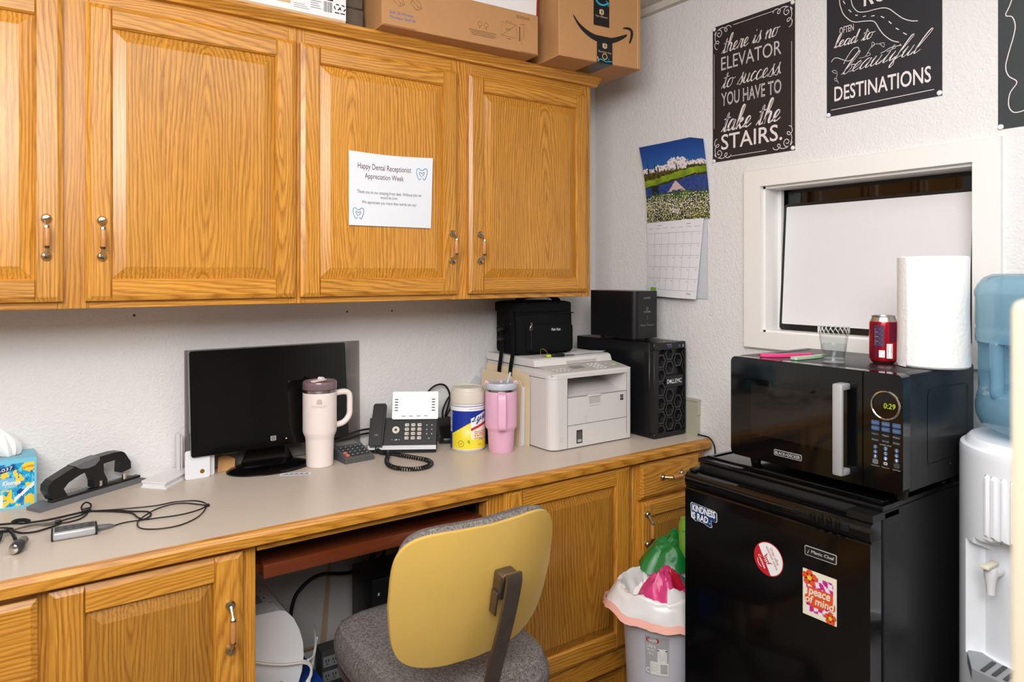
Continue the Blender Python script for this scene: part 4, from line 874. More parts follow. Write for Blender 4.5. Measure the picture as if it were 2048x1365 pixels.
yd = VEC((0, 1.853-PY0-.006, .015)).normalized(); FK = Fr((PX0, PY0+.006, .9997), (1, 0, 0), yd)
b = MB().use('printer_grey').prism(rrect(.028, .008, .335, .088, .012), FK, 0, .0012); b.build('control_panel', t)
MB().use('lcd').rect(.12, .035, .175, .065, FK, .0018).build('display', t)
for j in range(4):
    for i in range(3): MB().use('grey_white').prism([(.215+.018*i+.006*math.cos(a*PI/5), .022+.016*j+.0045*math.sin(a*PI/5)) for a in range(10)], FK, .001, .003).build('key', t)
for i in range(4):
    for j in range(2): MB().use('grey_white').prism([(.045+.016*i+.005*math.cos(a*PI/5), .026+.02*j+.004*math.sin(a*PI/5)) for a in range(10)], FK, .001, .0025).build('key', t)
MB().use('cup_mark').prism([(.288+.007*math.cos(a*PI/5), .06+.005*math.sin(a*PI/5)) for a in range(10)], FK, .001, .003).build('key', t, label='pinkish stop key')
MB().use('mint').prism([(.31+.011*math.cos(a*PI/6), .045+.008*math.sin(a*PI/6)) for a in range(12)], FK, .001, .003).build('key', t, label='green start key')
b = MB().use('printer_white').prism([(1.843, 1.0155), (PY1, 1.0155), (PY1, 1.040), (1.862, 1.040), (1.852, 1.036)], Fr((1.735, 0, 0), (0, 1, 0), (0, 0, 1)), -(1.735-PX0), 0)
b.use('printer_grey').box(1.53, 1.66, 1.842, 1.848, 1.0165, 1.026).use('ink_black').text('Canon', Fr((0, 1.8465, 0), (1, 0, 0), (0, .01, .022)), 1.438, 1.0215, 1.478, 1.0315, .0012, bold=.02); b.build('scanner_lid', t)
b = MB().use('ink_grey')
for z in (.985, 1.0148): b.box(PX0-.0006, PX0, 1.79, PY1, z-.0008, z+.0008)
b.box(PX0-.0006, PX0, 1.99, PY1, .9995, 1.0005)
F = front(0, PY0, 0)
for q in ([(1.46, ZC+.006), (1.46, .984)], [(1.72, ZC+.02), (1.72, .984)], [(1.46, .833), (1.72, .833)], [(1.46, .9225), (1.545, .9225)], [(1.60, .9225), (1.72, .9225)]): b.ribbon(q, .0016, F, .0004)
b.build('seams', t)
b = MB().use('grey_white').box(1.545, 1.60, PY0-.0045, PY0+.01, .918, .924, .001, 1).use('printer_grey').rect(1.552, .893, 1.60, .914, F, .0008).use('printer_white').box(1.552, 1.60, PY0-.002, PY0, .889, .894); b.build('drawer_pull', t)
b = MB().use('dark_grey').rect(1.497, .772, 1.522, .815, F, .0008).use('smoke').rect(1.501, .776, 1.518, .808, F, .0012).use('panel_ink').rect(1.501, .776, 1.518, .785, F, .0015); b.build('paper_window', t)
b = MB().use('ink_black').rect(1.690, .893, 1.704, .911, F, .0008).use('white_ink').ring(1.697, .903, .0045, .001, F, .0012, 12).use('printer_grey').ribbon([(1.53, .857), (1.538, .838), (1.543, .862)], .0012, F, .0006).ring(1.436, .792, .0055, .0012, F, .0012, 14); b.build('markings', t)
tag(MB().use('paper').grid(lambda u, v: VEC((1.56+.19*u-.02*v, 1.86+.10*v+.03*u*(1-v), 1.0409+.006*max(0, u-.8)*5*(1-v)*.6+.001*math.sin(u*5))), 10, 6).build('paper_sheet'), 'white paper lying on the printer lid', 'paper')
# lunch bag
t = thing('lunch_bag', 'black nylon lunch cooler bag on top of the printer', 'bag', (1.51, 2.03, 1.0405))
X = R3((1.400, 1.956, 1.0415), math.radians(-8))
def soft(m, x0, x1, y0, y1, z0, z1, r, nz=.0035, X=X, seg=3, sd=0):
    bm = bmesh.new(); bmesh.ops.create_cube(bm, size=1); bmesh.ops.subdivide_edges(bm, edges=bm.edges[:], cuts=9, use_grid_fill=True)
    vs = []
    c = VEC(((x0+x1)/2, (y0+y1)/2, (z0+z1)/2)); h = VEC(((x1-x0)/2, (y1-y0)/2, (z1-z0)/2))
    bm.verts.index_update()
    for v in bm.verts:
        p = VEC((v.co.x*2*h.x, v.co.y*2*h.y, v.co.z*2*h.z)); q = VEC([max(-(h[i]-r), min(h[i]-r, p[i])) for i in range(3)]); dlt = p-q
        if dlt.length > 1e-9: p = q+dlt.normalized()*min(r, max(abs(dlt[0]), abs(dlt[1]), abs(dlt[2])))
        k = (1-abs(p.x/h.x)**2)*(1-abs(p.z/h.z)**2); p.y += (1 if p.y > 0 else -1)*nz*2*k
        n_ = nz*mnoise.noise((p+c)*28+VEC((sd, 0, 0))); p += VEC((n_*.6, n_, n_*.5 if abs(p.z) < h.z*.98 or p.z > 0 else 0))
        vs.append(p+c)
    b = MB(X).use(m, True).add(vs, [tuple(v.index for v in f.verts) for f in bm.faces]); bm.free(); return b
soft('black_nylon', 0, .228, 0, .155, 0, .155, .014).build('bag_body', t)
soft('black_nylon', -.004, .224, -.002, .16, .140, .182, .012, .002, sd=4).build('bag_lid', t)
soft('black_nylon', .035, .222, -.016, .02, .008, .105, .012, .003, sd=9).build('front_pocket', t)
b = MB(X).use('black_nylon'); b.strap(spline([(.05, .08, .17), (.06, .075, .19), (.10, .07, .197), (.16, .07, .197), (.20, .075, .188), (.212, .08, .165)], 5), (0, 1, 0), .05, .006); b.build('handle', t)
b = MB(X).use('satin_black', True).tube([(.048, -.02, .10), (.05, -.022, .02)], .0035, 6).tube([(.0, -.004, .141), (.228, -.004, .141)], .0022, 6); b.build('zipper', t)
b = MB(X).use('nickel', True).tube(spline([(.05, -.022, .104), (.043, -.024, .094), (.044, -.025, .086), (.05, -.025, .09), (.05, -.022, .104)], 4), .0017, 6).tube([(.05, -.022, .112), (.05, -.024, .1)], .003, 6); b.build('zipper_pull', t)
b = MB(X).use('nickel', True).tube([(-.003, .03, .125), (-.003, .03, .104)], .002, 6); b.build('zipper_pull', t)
FBg = Fr(X @ VEC((0, -.0195, 0)), X.to_3x3() @ VEC((1, 0, 0)), (0, 0, 1))
MB().use('white_ink').text('Polar Pack', FBg, .128, .082, .164, .091, .002, shear=.25).build('lettering', t)
b = MB().use('black_nylon')
b.strap(spline([(1.39, 2.02, 1.19), (1.384, 1.965, 1.2), (1.378, 1.948, 1.17), (1.382, 1.945, 1.10), (1.384, 1.95, 1.05), (1.386, 1.965, 1.0), (1.389, 1.975, .95)], 5), (0.2, 1, 0), .024, .003)
b.strap(spline([(1.392, 2.04, 1.15), (1.388, 2.02, 1.08), (1.384, 2.02, 1.03), (1.386, 2.032, .99), (1.389, 2.04, .94)], 5), (0.2, 1, 0), .026, .003); b.build('shoulder_strap', t)
MB().use('satin_black', True).tube([(1.386, 2.0, 1.135), (1.38, 2.03, 1.13)], .009, 8).tube([(1.386, 2.0, 1.10), (1.38, 2.03, 1.098)], .008, 8).build('strap_buckle', t)
# keys
t = thing('key_ring', 'bunch of keys with a gold ring and lime tag on the printer', 'keys', (1.47, 1.90, 1.0405))
kx, ky = 1.466, 1.89
MB().use('brass', True).tube([(kx-.006+.014*math.cos(a*PI/10), ky-.012+.008*math.sin(a*PI/10), 1.0555+.012*math.sin(a*PI/10)) for a in range(20)], .0013, 6, closed=True).build('split_ring', t)
MB().use('lime').box(kx+.0, kx+.018, ky-.024, ky-.016, 1.0412, 1.049, .002).build('tag', t, label='lime green tag')
X2 = R3((kx+.018, ky-.02, 1.0411), math.radians(-14))
MB(X2).use('satin_black').box(0, .048, -.010, .010, 0, .011, .004).build('key_fob', t)
MB(X2).use('steel').box(.045, .085, -.0035, .0035, .003, .0052).build('key_blade', t, label='metal key blade')
# server tower and drive
t = thing('server_tower', 'black server tower with a honeycomb front bezel', 'computer', (1.863, 1.89, ZC))
bx('tower_body', 'satin_black', t, 1.785, 1.943, 1.712, 2.09, ZC+.004, 1.082, .002, 1)
b = MB().use('satin_black').box(1.785, 1.943, 1.690, 1.711, ZC+.004, .776, .002, 1).box(1.785, 1.943, 1.690, 1.711, 1.058, 1.083, .002, 1).box(1.785, 1.806, 1.690, 1.711, .776, 1.058, .001, 1).box(1.937, 1.943, 1.690, 1.711, .776, 1.058).box(1.806, 1.937, 1.706, 1.711, .776, 1.058); b.build('bezel', t)
F = front(0, 1.692, 0); px, pz = .0425, .049
for i in range(4):
    for j in range(7):
        hx, hz = 1.8215+px*i*.98, .800+pz*j*.98+(pz/2 if i % 2 else 0)-.02
        q = [(hx+.0235*math.cos(k*PI/3), hz+.0262*math.sin(k*PI/3)) for k in range(6)]
        if abs(hz-.948) < .026 and 0 < i < 4: continue
        cl = [(max(1.8065, min(1.9368, x)), max(.7765, min(1.0575, z))) for x, z in q]; ii = [(max(1.8065, min(1.9368, hx+(x-hx)*.76)), max(.7765, min(1.0575, hz+(z-hz)*.76))) for x, z in q]
        if hz < .774 or hz > 1.06: continue
        b = MB().use('bezel_grey').add([F(x, z, 0) for x, z in cl]+[F(x, z, -.001) for x, z in ii], [(k, (k+1) % 6, 6+(k+1) % 6, 6+k) for k in range(6)])
        b.use('matte_black').add([F(x, z, -.001) for x, z in ii]+[F(hx+(x-hx)*.8, hz+(z-hz)*.8, -.0128) for x, z in ii], [(k, (k+1) % 6, 6+(k+1) % 6, 6+k) for k in range(6)])
        b.build('hexagon', t)
bx('logo_bar', 'satin_black', t, 1.8455, 1.9368, 1.694, 1.706, .929, .967)
b = MB().use('white_ink').text('D', F, 1.849, .941, 1.858, .956, .0022, bold=.015).text('L', F, 1.8705, .941, 1.877, .956, .0022, bold=.015).text('L', F, 1.8785, .941, 1.885, .956, .0022, bold=.015).text('EMC', F, 1.888, .941, 1.921, .956, .0022)
b.add([F(x, z, .0022) for x, z in ((1.8592, .9485), (1.864, .956), (1.8688, .9485), (1.864, .941))], [(0, 1, 2, 3)])
b.use('panel_blue').rect(1.85, 1.066, 1.872, 1.071, F, .0028).rect(1.905, 1.064, 1.914, 1.073, F, .0028).use('pale_grey').rect(1.845, 1.0745, 1.87, 1.0765, F, .0028).rect(1.925, 1.064, 1.931, 1.073, F, .0028); b.build('lettering', t)
b = MB().use('matte_black')
for i in range(5): b.box(1.7842, 1.785, 1.716+.004*i, 1.718+.004*i, .80, 1.05)
b.box(1.7842, 1.785, 1.80, 1.806, 1.04, 1.06); b.build('side_slots', t)
t = thing('external_drive', 'black rounded storage drive on top of the server tower', 'drive', (1.826, 1.88, 1.0835))
MB().use('satin_black').prism(rrect(1.766, 1.762, 1.886, 2.0, .018, 6), FT, 1.094, 1.258).build('drive_case', t)
for y in (1.80, 1.96):
    for x in (1.80, 1.865): MB().use('rubber').lathe([(.008, 0), (.008, .0106)], (x, y, 1.0835), 12).build('foot', t)
F = front(0, 1.7617, 0)
b = MB().use('pale_grey').text('SoloPRO', F, 1.81, 1.231, 1.842, 1.237, .0006).text('IoSafe', F, 1.81, 1.183, 1.842, 1.190, .0006).ring(1.826, 1.197, .0045, .0015, F, .0006, 12).text('FIREPROOF  ·  WATERPROOF', F, 1.794, 1.137, 1.858, 1.141, .0006)
for z in (1.145, 1.160, 1.168): b.rect(1.8235, z, 1.8285, z+.0012, F, .0006)
b.build('lettering', t)
tag(MB().use('olive').prism([(1.648, 0), (1.76, 0), (1.76, .124), (1.645, .121), (1.645, .072), (1.648, .066)], Fr((1.950, 0, ZC), (0, 1, 0), (0, 0, 1)), 0, .017).box(1.947, 1.9685, 1.644, 1.76, ZC+.119, ZC+.1245).build('wall_plate_box'), 'pale olive plastic box against the wall right of the server', 'box')
tag(MB().use('rubber', True).tube(spline([(1.958, 1.66, .763), (1.957, 1.63, .7615), (1.956, 1.60, .760), (1.958, 1.584, .745), (1.959, 1.577, .72), (1.959, 1.578, .66), (1.959, 1.58, .4)], 6), .0026, 8).build('black_cable'), 'thin black cable hanging over the right end of the worktop', 'cable')
# left end: tissue box, punch, loupe kit
t = thing('tissue_box', 'turquoise tissue box with yellow and navy print', 'tissue box', (.007, 2.14, ZC))
TX = R3((-.052, 2.083, ZC), math.radians(1.5))
MB(TX).use('tissue_blue').box(0, .114, 0, .10, 0, .118, .001, 1).use('smoke').poly([(.057+.03*math.cos(i*PI/8), .05+.016*math.sin(i*PI/8)) for i in range(16)], lambda a, c, n=0: (a, c, .1184)).build('carton', t)
def tcol(u, v):
    n = fbm(u*5, v*5, 2); n2 = fbm(u*9+3, v*9, 7)
    if u > .955 or u < .045 or v < .05 or v > .92: return (118, 196, 222)
    if math.hypot((u-.86)/.13, (v-.83)/.09) < 1: return (240, 206, 60) if abs(v-.82-.1*(u-.86)) > .02 else (214, 150, 30)
    if .30 < u < .60 and .42 < v < .62: return (120, 190, 220)
    if abs(v-(.12+(u-.55)*.85)) < .04 and u > .6: return (240, 240, 236)
    if abs(u-.38) < .03 and v < .3: return (240, 238, 230)
    if math.hypot((u-.72)/.10, (v-.30)/.09) < 1+.5*n: return (24, 66, 140)
    if v < .40 and u < .56 and n > -.1 and v > .2: return (240, 200, 40)
    if u > .78 and v < .22 and n2 > -.2: return (240, 206, 60)
    if n > .28: return (244, 206, 70)
    if n2 > .22: return (20, 110, 180)
    return (12, 160, 204) if n2 > -.25 else (110, 200, 226)
TF = lambda u, v: TX @ VEC((.114*u, -.0008, .117*v))
painted('front_print', TF, tcol, 46, 46, t)
FT_ = Fr(TX @ VEC((0, 0, 0)), TX.to_3x3() @ VEC((1, 0, 0)), (0, 0, 1))
b = MB().use('navy').prism([(.03, .082), (.071, .094), (.069, .105), (.028, .096)], FT_, .0008, .0012).use('white_ink').text('-037', FT_, .04, .089, .066, .097, .0016, slope=.2).text('Kleenex', FT_, .046, .057, .083, .068, .0016, shear=.2, bold=.02).text('ULTRA SOFT', FT_, .05, .052, .076, .055, .0016); b.build('lettering', t)
rng = random.Random(2)
def tis(u, v):
    a = u*2*PI; r = (.013+.030*v*(1-v))*(1-.93*v**2.2)*(1+.22*math.sin(a*3+v*3)+.12*math.sin(a*7)); return TX @ VEC((.060+r*math.cos(a)*1.25-.016*v*v, .05+r*.8*math.sin(a), .112+.074*v+.010*v*(1-v)*math.sin(a*2+1)))
MB().use('tissue', True).grid(tis, 28, 8, True).build('tissue_sheet', t)
t = thing('hole_punch', 'black and grey three hole punch with an arched handle', 'punch', (.19, 2.08, ZC))
X = Matrix.Translation((.066, 2.008, ZC)) @ Matrix.Rotation(math.radians(30.5), 4, 'Z')
MB(X).use('mid_grey').prism([(0, 0), (.288, 0), (.288, .006), (.265, .014), (.03, .014), (0, .008)], Fr((0, 0, 0), (1, 0, 0), (0, 0, 1)), -.05, .0).build('base', t)
MB(X).use('satin_black').box(.03, .27, .003, .02, .0142, .02, .001, 1).build('rail', t); MB(X).use('pale_grey').box(.035, .265, .022, .043, .0142, .0165).build('chip_cover', t)
b = MB(X).use('dark_grey')
for i in range(22):
    for j in range(2): b.box(.05+.0095*i, .055+.0095*i, .025+.008*j, .029+.008*j, .0166, .0171)
b.build('vent_slots', t)
FH = Fr((0, .004, 0), (1, 0, 0), (0, 0, 1))
hp = lambda pts: [(a, c-ZC) for a, c in pts]
b = MB(X).use('satin_black')
b.prism(hp([(.034, .777), (.022, .800), (.023, .814), (.034, .824), (.085, .843), (.14, .8525), (.195, .855), (.215, .853), (.2, .835), (.165, .833), (.128, .826), (.10, .820), (.072, .809), (.06, .797), (.070, .777)]), FH, -.03, 0)
b.prism(hp([(.2, .835), (.215, .853), (.224, .847), (.241, .82), (.242, .802), (.215, .797), (.217, .825)]), FH, -.03, 0)
b.prism(hp([(.128, .826), (.165, .833), (.166, .81), (.176, .79), (.176, .778), (.14, .778), (.14, .795)]), FH, -.028, -.002)
b.build('handle', t)
MB(X).use('mid_grey').prism(hp([(.088, .8445), (.12, .851), (.152, .855), (.152, .845), (.14, .835), (.12, .832), (.1, .836)]), FH, -.0315, .0015).build('thumb_pad', t)
for s_ in (.05, .158, .228): MB(X).use('chrome', True).lathe([(.007, .0205), (.007, .034)], (s_, .012, 0), 12).build('punch_pin', t)
tag(MB().use('white_plastic').prism([(.290, 2.092), (.341, 2.036), (.430, 2.15), (.376, 2.188)], FT, ZC, ZC+.004).prism([(.291, 2.092), (.341, 2.037), (.429, 2.149), (.375, 2.186)], FT, ZC+.014, ZC+.018).prism([(.294, 2.094), (.338, 2.042), (.424, 2.15), (.374, 2.182)], FT, ZC+.004, ZC+.014).build('white_case'), 'flat white case lying at the right end of the punch', 'case')
for x0, y0, x1, h, lab, m in ((.398, 2.098, .462, .078, 'white card with gold dot standing before the monitor, front one', 'paper'), (.416, 2.112, .477, .085, 'plain white card standing just behind the gold dotted card', 'grey_white')):
    b = MB().use(m).prism(rrect(x0, 0, x1, h, .006), front(0, y0, ZC), -.002, 0)
    if m == 'paper': b.use('brass').disc((x0+x1)/2+.012, .018, .006, front(0, y0, ZC), .0005)
    tag(b.build('white_card'), lab, 'card')
tag(MB().use('grey_white').box(.386, .397, 2.15, 2.17, ZC, .875, .002, 1).box(.3965, .4035, 2.154, 2.17, ZC, .868, .002, 1).build('white_strip'), 'tall narrow white strip standing by the left edge of the monitor', 'strip')
tag(MB().use('kraft', True).grid(lambda u, v: VEC((.486+.046*u+.010*v, 2.115+.035*v+.012*math.sin(u*PI), ZC+.0008+.034*v*(1-.25*u)+.006*math.sin(u*PI)*v)), 8, 6).grid(lambda u, v: VEC((.486+.046*u+.010*v, 2.117+.035*v+.012*math.sin(u*PI), ZC+.0008+.034*v*(1-.25*u)+.006*math.sin(u*PI)*v)), 8, 6).build('kraft_scrap'), 'curled scrap of brown card left of the monitor stand', 'scrap')
t = thing('battery_pack', 'silver battery pack with a black top on the worktop', 'battery', (.12, 1.79, ZC))
X = R3((.0775, 1.773, ZC), math.radians(-3))
MB(X).use('silver_plastic').box(.002, .082, 0, .045, 0.001, .0185, .005, 3).build('shell', t)
bx('end_cap', 'ink_black', t, 0, .0035, .001, .044, .001, .018, .001, 1, X); bx('end_cap', 'ink_black', t, .080, .0845, .001, .044, .001, .018, .001, 1, X)
b = MB(X).use('satin_black').box(.006, .079, .007, .041, .0184, .0192).use('pale_grey')
for i in range(4): b.box(.015+.014*i, .024+.014*i, .013, .014, .0192, .0194).box(.014+.015*i, .022+.015*i, .028, .0295, .0192, .0194)
b.build('top_label', t)
MB(X).use('mid_grey', True).tube([(.084, .022, .009), (.094, .022, .009), (.108, .026, .0075), (.116, .032, .005)], [.006, .006, .005, .0025], 8).build('plug', t)
z_ = ZC+.0022
t = thing('loupe_cable', 'thin black cable looping loosely from battery pack to eyeglass loupes', 'cable', (.25, 1.85, ZC))
P3 = lambda pts, zs=None: spline([(x, y, z_+(zs or 0)) for x, y in pts], 6)
MB().use('rubber', True).tube(P3([(.194, 1.805), (.222, 1.815), (.273, 1.807), (.33, 1.799), (.375, 1.812), (.397, 1.838), (.393, 1.87), (.375, 1.893), (.336, 1.907), (.3, 1.903), (.254, 1.914), (.206, 1.93), (.158, 1.95)]), .0016, 6).build('cord_run', t)
MB().use('rubber', True).tube(P3([(.158, 1.947), (.205, 1.924), (.242, 1.887), (.273, 1.862), (.274, 1.831), (.257, 1.81), (.247, 1.835), (.239, 1.876), (.2, 1.918), (.158, 1.95)], .001), .002, 6).build('cord_run', t)
MB().use('rubber', True).tube(P3([(.396, 1.831), (.38, 1.789), (.355, 1.749), (.316, 1.721), (.276, 1.722), (.247, 1.742), (.239, 1.768), (.244, 1.803), (.26, 1.832), (.291, 1.87), (.329, 1.888), (.358, 1.877), (.381, 1.85), (.396, 1.83)], .0012), .0015, 6).build('cord_run', t)
MB().use('rubber', True).tube(P3([(.158, 1.95), (.153, 1.925), (.138, 1.898), (.117, 1.889), (.1, 1.892), (.097, 1.906), (.112, 1.913), (.141, 1.926), (.158, 1.948)], .0006), .0018, 6).build('cord_run', t)
MB().use('rubber', True).tube(P3([(.158, 1.95), (.13, 1.944), (.1, 1.936), (.075, 1.932), (.05, 1.934), (.034, 1.936), (.012, 1.95), (-.03, 1.965)], .001), [.0024]*43, 6).build('cord_run', t)
MB().use('rubber', True).tube(spline([(.148, 1.952, z_), (.147, 1.968, z_+.008), (.156, 1.978, z_+.014), (.166, 1.968, z_+.010), (.162, 1.95, z_+.002)], 6), .002, 6).build('cord_loop', t)
MB().use('satin_black').box(.147, .165, 1.943, 1.957, ZC+.0005, ZC+.010, .002).box(.09, .104, 1.895, 1.905, ZC+.0005, ZC+.008, .002).box(.394, .402, 1.826, 1.838, ZC+.0005, ZC+.006, .0015).build('cord_lock', t)
MB().use('satin_black', True).tube(spline([(.012, 1.951, z_+.002), (.02, 1.949, z_+.006), (.035, 1.94, z_+.007), (.045, 1.935, z_+.003)], 4), .0042, 8).build('cord_sleeve', t)
t = thing('loupe_glasses', 'eyeglass frame with black nose pads and smoky temple arms', 'glasses', (.0, 1.87, ZC))
MB().use('smoke', True).tube(spline([(-.02, 1.872, ZC+.012), (.012, 1.873, ZC+.011), (.035, 1.884, ZC+.010), (.055, 1.893, ZC+.008), (.08, 1.896, ZC+.004), (.098, 1.902, ZC+.004)], 5), [.0022]*10+[.0026]*8+[.0036]*8, 8).build('temple_arm', t)
MB().use('rubber', True).tube(spline([(-.03, 1.90, ZC+.004), (.012, 1.887, ZC+.004), (.029, 1.867, ZC+.003), (.054, 1.86, ZC+.003), (.08, 1.872, ZC+.003), (.099, 1.886, ZC+.003)], 5), .0022, 6).build('temple_arm', t)
MB().use('satin_black', True).tube(spline([(-.05, 1.875, ZC+.02), (-.02, 1.868, ZC+.019), (.0, 1.866, ZC+.0165), (.012, 1.868, ZC+.012)], 5), .0055, 8).tube(spline([(.004, 1.864, ZC+.016), (.012, 1.845, ZC+.012), (.017, 1.822, ZC+.006)], 4), [.003]*5+[.0038]*4, 8).tube(spline([(-.006, 1.864, ZC+.015), (-.008, 1.845, ZC+.01), (-.012, 1.825, ZC+.006)], 4), [.003]*5+[.0038]*4, 8).build('nose_bridge', t)
q = [(.014, 1.735, ZC+.0125), (.0165, 1.74, ZC+.0125), (.0215, 1.757, ZC+.0125), (.024, 1.765, ZC+.0125), (.031, 1.785, ZC+.0125), (.032, 1.788, ZC+.0125)]
t = thing('loupe_lamp', 'small bullet shaped smoky grey headlight lamp', 'lamp', (.022, 1.76, ZC))
MB().use('dark_grey', True).tube(q, [.0095, .0118, .0122, .0095, .0085, .0055], 16).build('lamp_body', t); MB().use('smoke', True).tube([q[3], q[4]], [.0098, .0092], 16).build('rear_sleeve', t)
MB().use('chrome', True).tube([(.0131, 1.7325, ZC+.0125), q[0]], [.004, .0092], 16).build('lens', t)
# ---------------------------------------------------------------- fridge, microwave and what stands on them
t = thing('mini_fridge', 'black compact refrigerator with stickers on its door, under the microwave', 'fridge', (1.69, .995, 0))
FX, FYn, FYf = 1.42, .757, 1.237
MB().use('fridge_side').box(1.474, 1.945, FYn, FYf, .02, .828, .004).build('cabinet_body', t)
b = MB().use('fridge_black').box(1.468, 1.95, FYn-.001, FYf+.001, .8285, .841, .004).box(1.49, 1.94, FYn+.012, FYn+.018, .841, .8435).box(1.49, 1.496, FYn+.012, FYf-.012, .841, .846, .002).box(1.49, 1.94, FYf-.018, FYf-.012, .841, .8435); b.build('top_panel', t)
dr = MB().use('fridge_black').prism([(FX+.004, .06), (FX, .066), (FX, .770), (FX+.006, .776), (1.462, .776), (1.462, .06)], Fr((0, FYf, 0), (1, 0, 0), (0, 0, 1)), 0, FYf-FYn).build('door', t)
MB().use('rubber').box(1.462, 1.474, FYn+.01, FYf-.01, .07, .80).build('gasket', dr)
cp = [(FX+.002, .7765), (FX-.002, .79), (FX-.001, .802), (FX+.006, .811), (FX+.016, .8135), (1.462, .8135), (1.462, .7765)]
b = MB().use('gloss_black', True).prism(cp, Fr((0, FYf, 0), (1, 0, 0), (0, 0, 1)), 0, FYf-FYn)
b.use('satin_black').box(FX-.0035, FX+.002, .80, .925, .786, .8045, .002); b.build('door_cap', dr)
for i in range(4): MB().use('gloss_black').box(FX-.0065, FX-.002, .818+.019*i, .830+.019*i, .785, .806, .0022).build('grip_rib', dr)
MB().use('satin_black').prism([(1.43, .757), (1.535, .757), (1.535, .782), (1.50, .812), (1.43, .812)], Fr((0, 0, .8136), (1, 0, 0), (0, 1, 0)), 0, .015).build('hinge_cover', t)
MB().use('satin_black').box(1.432, 1.47, 1.215, 1.234, .8136, .82, .002).build('hinge_cover', t)
for y in (.80, 1.19):
    for x in (1.5, 1.9): MB().use('rubber').lathe([(.018, 0), (.018, .0205)], (x, y, 0), 12).build('foot', t)
FF = lambda y, z: side(FX, y, z)
F = FF(.901, .7085)
b = MB().use('badge_silver').prism(rrect(0, 0, .073, .0205, .003), F, .0, .0012).use('ink_black').prism(rrect(.0014, .0014, .0716, .0191, .002), F, .0012, .0014).use('badge_silver').text('Magic Chef', F, .016, .0055, .068, .0145, .0018, bold=.02).poly([(.006, .005), (.0085, .010), (.012, .015), (.010, .010), (.008, .005)], F, .0018); b.build('badge', dr, label='small silver framed name badge')
# stickers
F = FF(1.219, .690)
t = thing('sticker', 'blue and white KINDNESS IS RAD sticker on the fridge door', 'sticker', (FX-.0005, 1.175, .69))
o1 = [(0, .046), (.004, .05), (.076, .0455), (.082, .042), (.083, .022), (.079, .0185), (.064, .020), (.068, .004), (.062, .001), (.048, .004), (.044, .0065), (.022, .0075), (.016, .005), (.002, .012)]
b = MB().use('white_ink').prism(o1, F, .0002, .0005).use('navy').poly([(.0015+(a-.0)*.965, .0012+c*.965) for a, c in o1], F, .0007)
b.use('white_ink').text('KINDNESS', F, .006, .0295, .077, .0465, .001, bold=.03, shear=0, slope=-.03).text('IS RAD', F, .004, .0105, .056, .027, .001, bold=.03, slope=-.03).disc(.0605, .011, .0015, F, .001, 8); b.build('sticker_face', t)
F0 = FF(.992, .668); ca, sa = .52, -.855
F = Fr(F0(0, 0), F0.x*ca+F0.y*sa, F0.y*ca-F0.x*sa)
t = thing('sticker', 'round red and white office ordering sticker on the fridge door', 'sticker', (FX-.0005, .992, .63))
r = .0385
b = MB().use('red_ink').disc(0, 0, r, F, .0004, 36).use('white_ink')
b.poly([(.0365*math.cos(math.radians(a)), .0365*math.sin(math.radians(a))) for a in range(-22, 203, 9)], F, .0007)
b.use('red_ink').text('Order office', F, -.020, .0155, .018, .0235, .001).text('essentials online', F, -.026, .0075, .027, .0145, .001)
b.poly([(-.011, -.002), (.011, -.002), (.008, -.010), (-.008, -.010)], F, .001).ribbon([(-.012, .004), (-.008, -.002)], .002, F, .001).ribbon([(.012, .004), (.008, -.002)], .002, F, .001).disc(-.005, -.0115, .0018, F, .001, 8).disc(.005, -.0115, .0018, F, .001, 8)
b.use('white_ink').text('Colgate', F, -.016, -.0245, .016, -.0165, .001, bold=.02).ribbon([(-.010, -.0275), (-.004, -.0305), (.004, -.0305), (.010, -.0275)], .0014, F, .001)
[b.use('white_ink').rect(-.007+.004*i, -.009, -.005+.004*i, -.004, F, .0013) for i in range(4)]
b.build('sticker_face', t)
F = FF(.906, .579)
t = thing('sticker', 'square peace of mind flower sticker in pink and orange', 'sticker', (FX-.0005, .867, .579))
W, H_ = .078, .099
def peace(u, v):
    x, y = u*W, v*H_
    if .009 < x < W-.009 and .009 < y < H_-.012:
        i = int((x+.006*math.sin(y*95))/.0105) + int((y+.004*math.sin(x*120))/.0125)
        return (196, 42, 140) if i % 2 else (240, 228, 232)
    return (238, 230, 208)
painted('sticker_face', lambda u, v: F(u*W, v*H_, .0004), peace, 39, 50, t)
b = MB()
for cx, cy, k in ((.016, .082, 1.0), (.064, .012, .78)):
    b.use('st_orange')
    for j in range(5): b.disc(cx+.0105*k*math.cos(j*2*PI/5+.3), cy+.0105*k*math.sin(j*2*PI/5+.3), .0075*k, F, .0007, 14)
    b.use('st_yellow').disc(cx, cy, .0052*k, F, .0012, 14)
b.use('st_orange').poly(rrect(.011, .043, .070, .064, .006), F, .0009).poly(rrect(.005, .028, .075, .046, .006), F, .0010).poly(rrect(.015, .022, .05, .032, .004), F, .0009)
b.use('st_cream').text('peace', F, .014, .042, .064, .060, .0014, shear=.15, bold=.025).text('of mind', F, .006, .0285, .073, .0455, .0014, shear=.15, bold=.02); b.build('flowers_and_lettering', t)
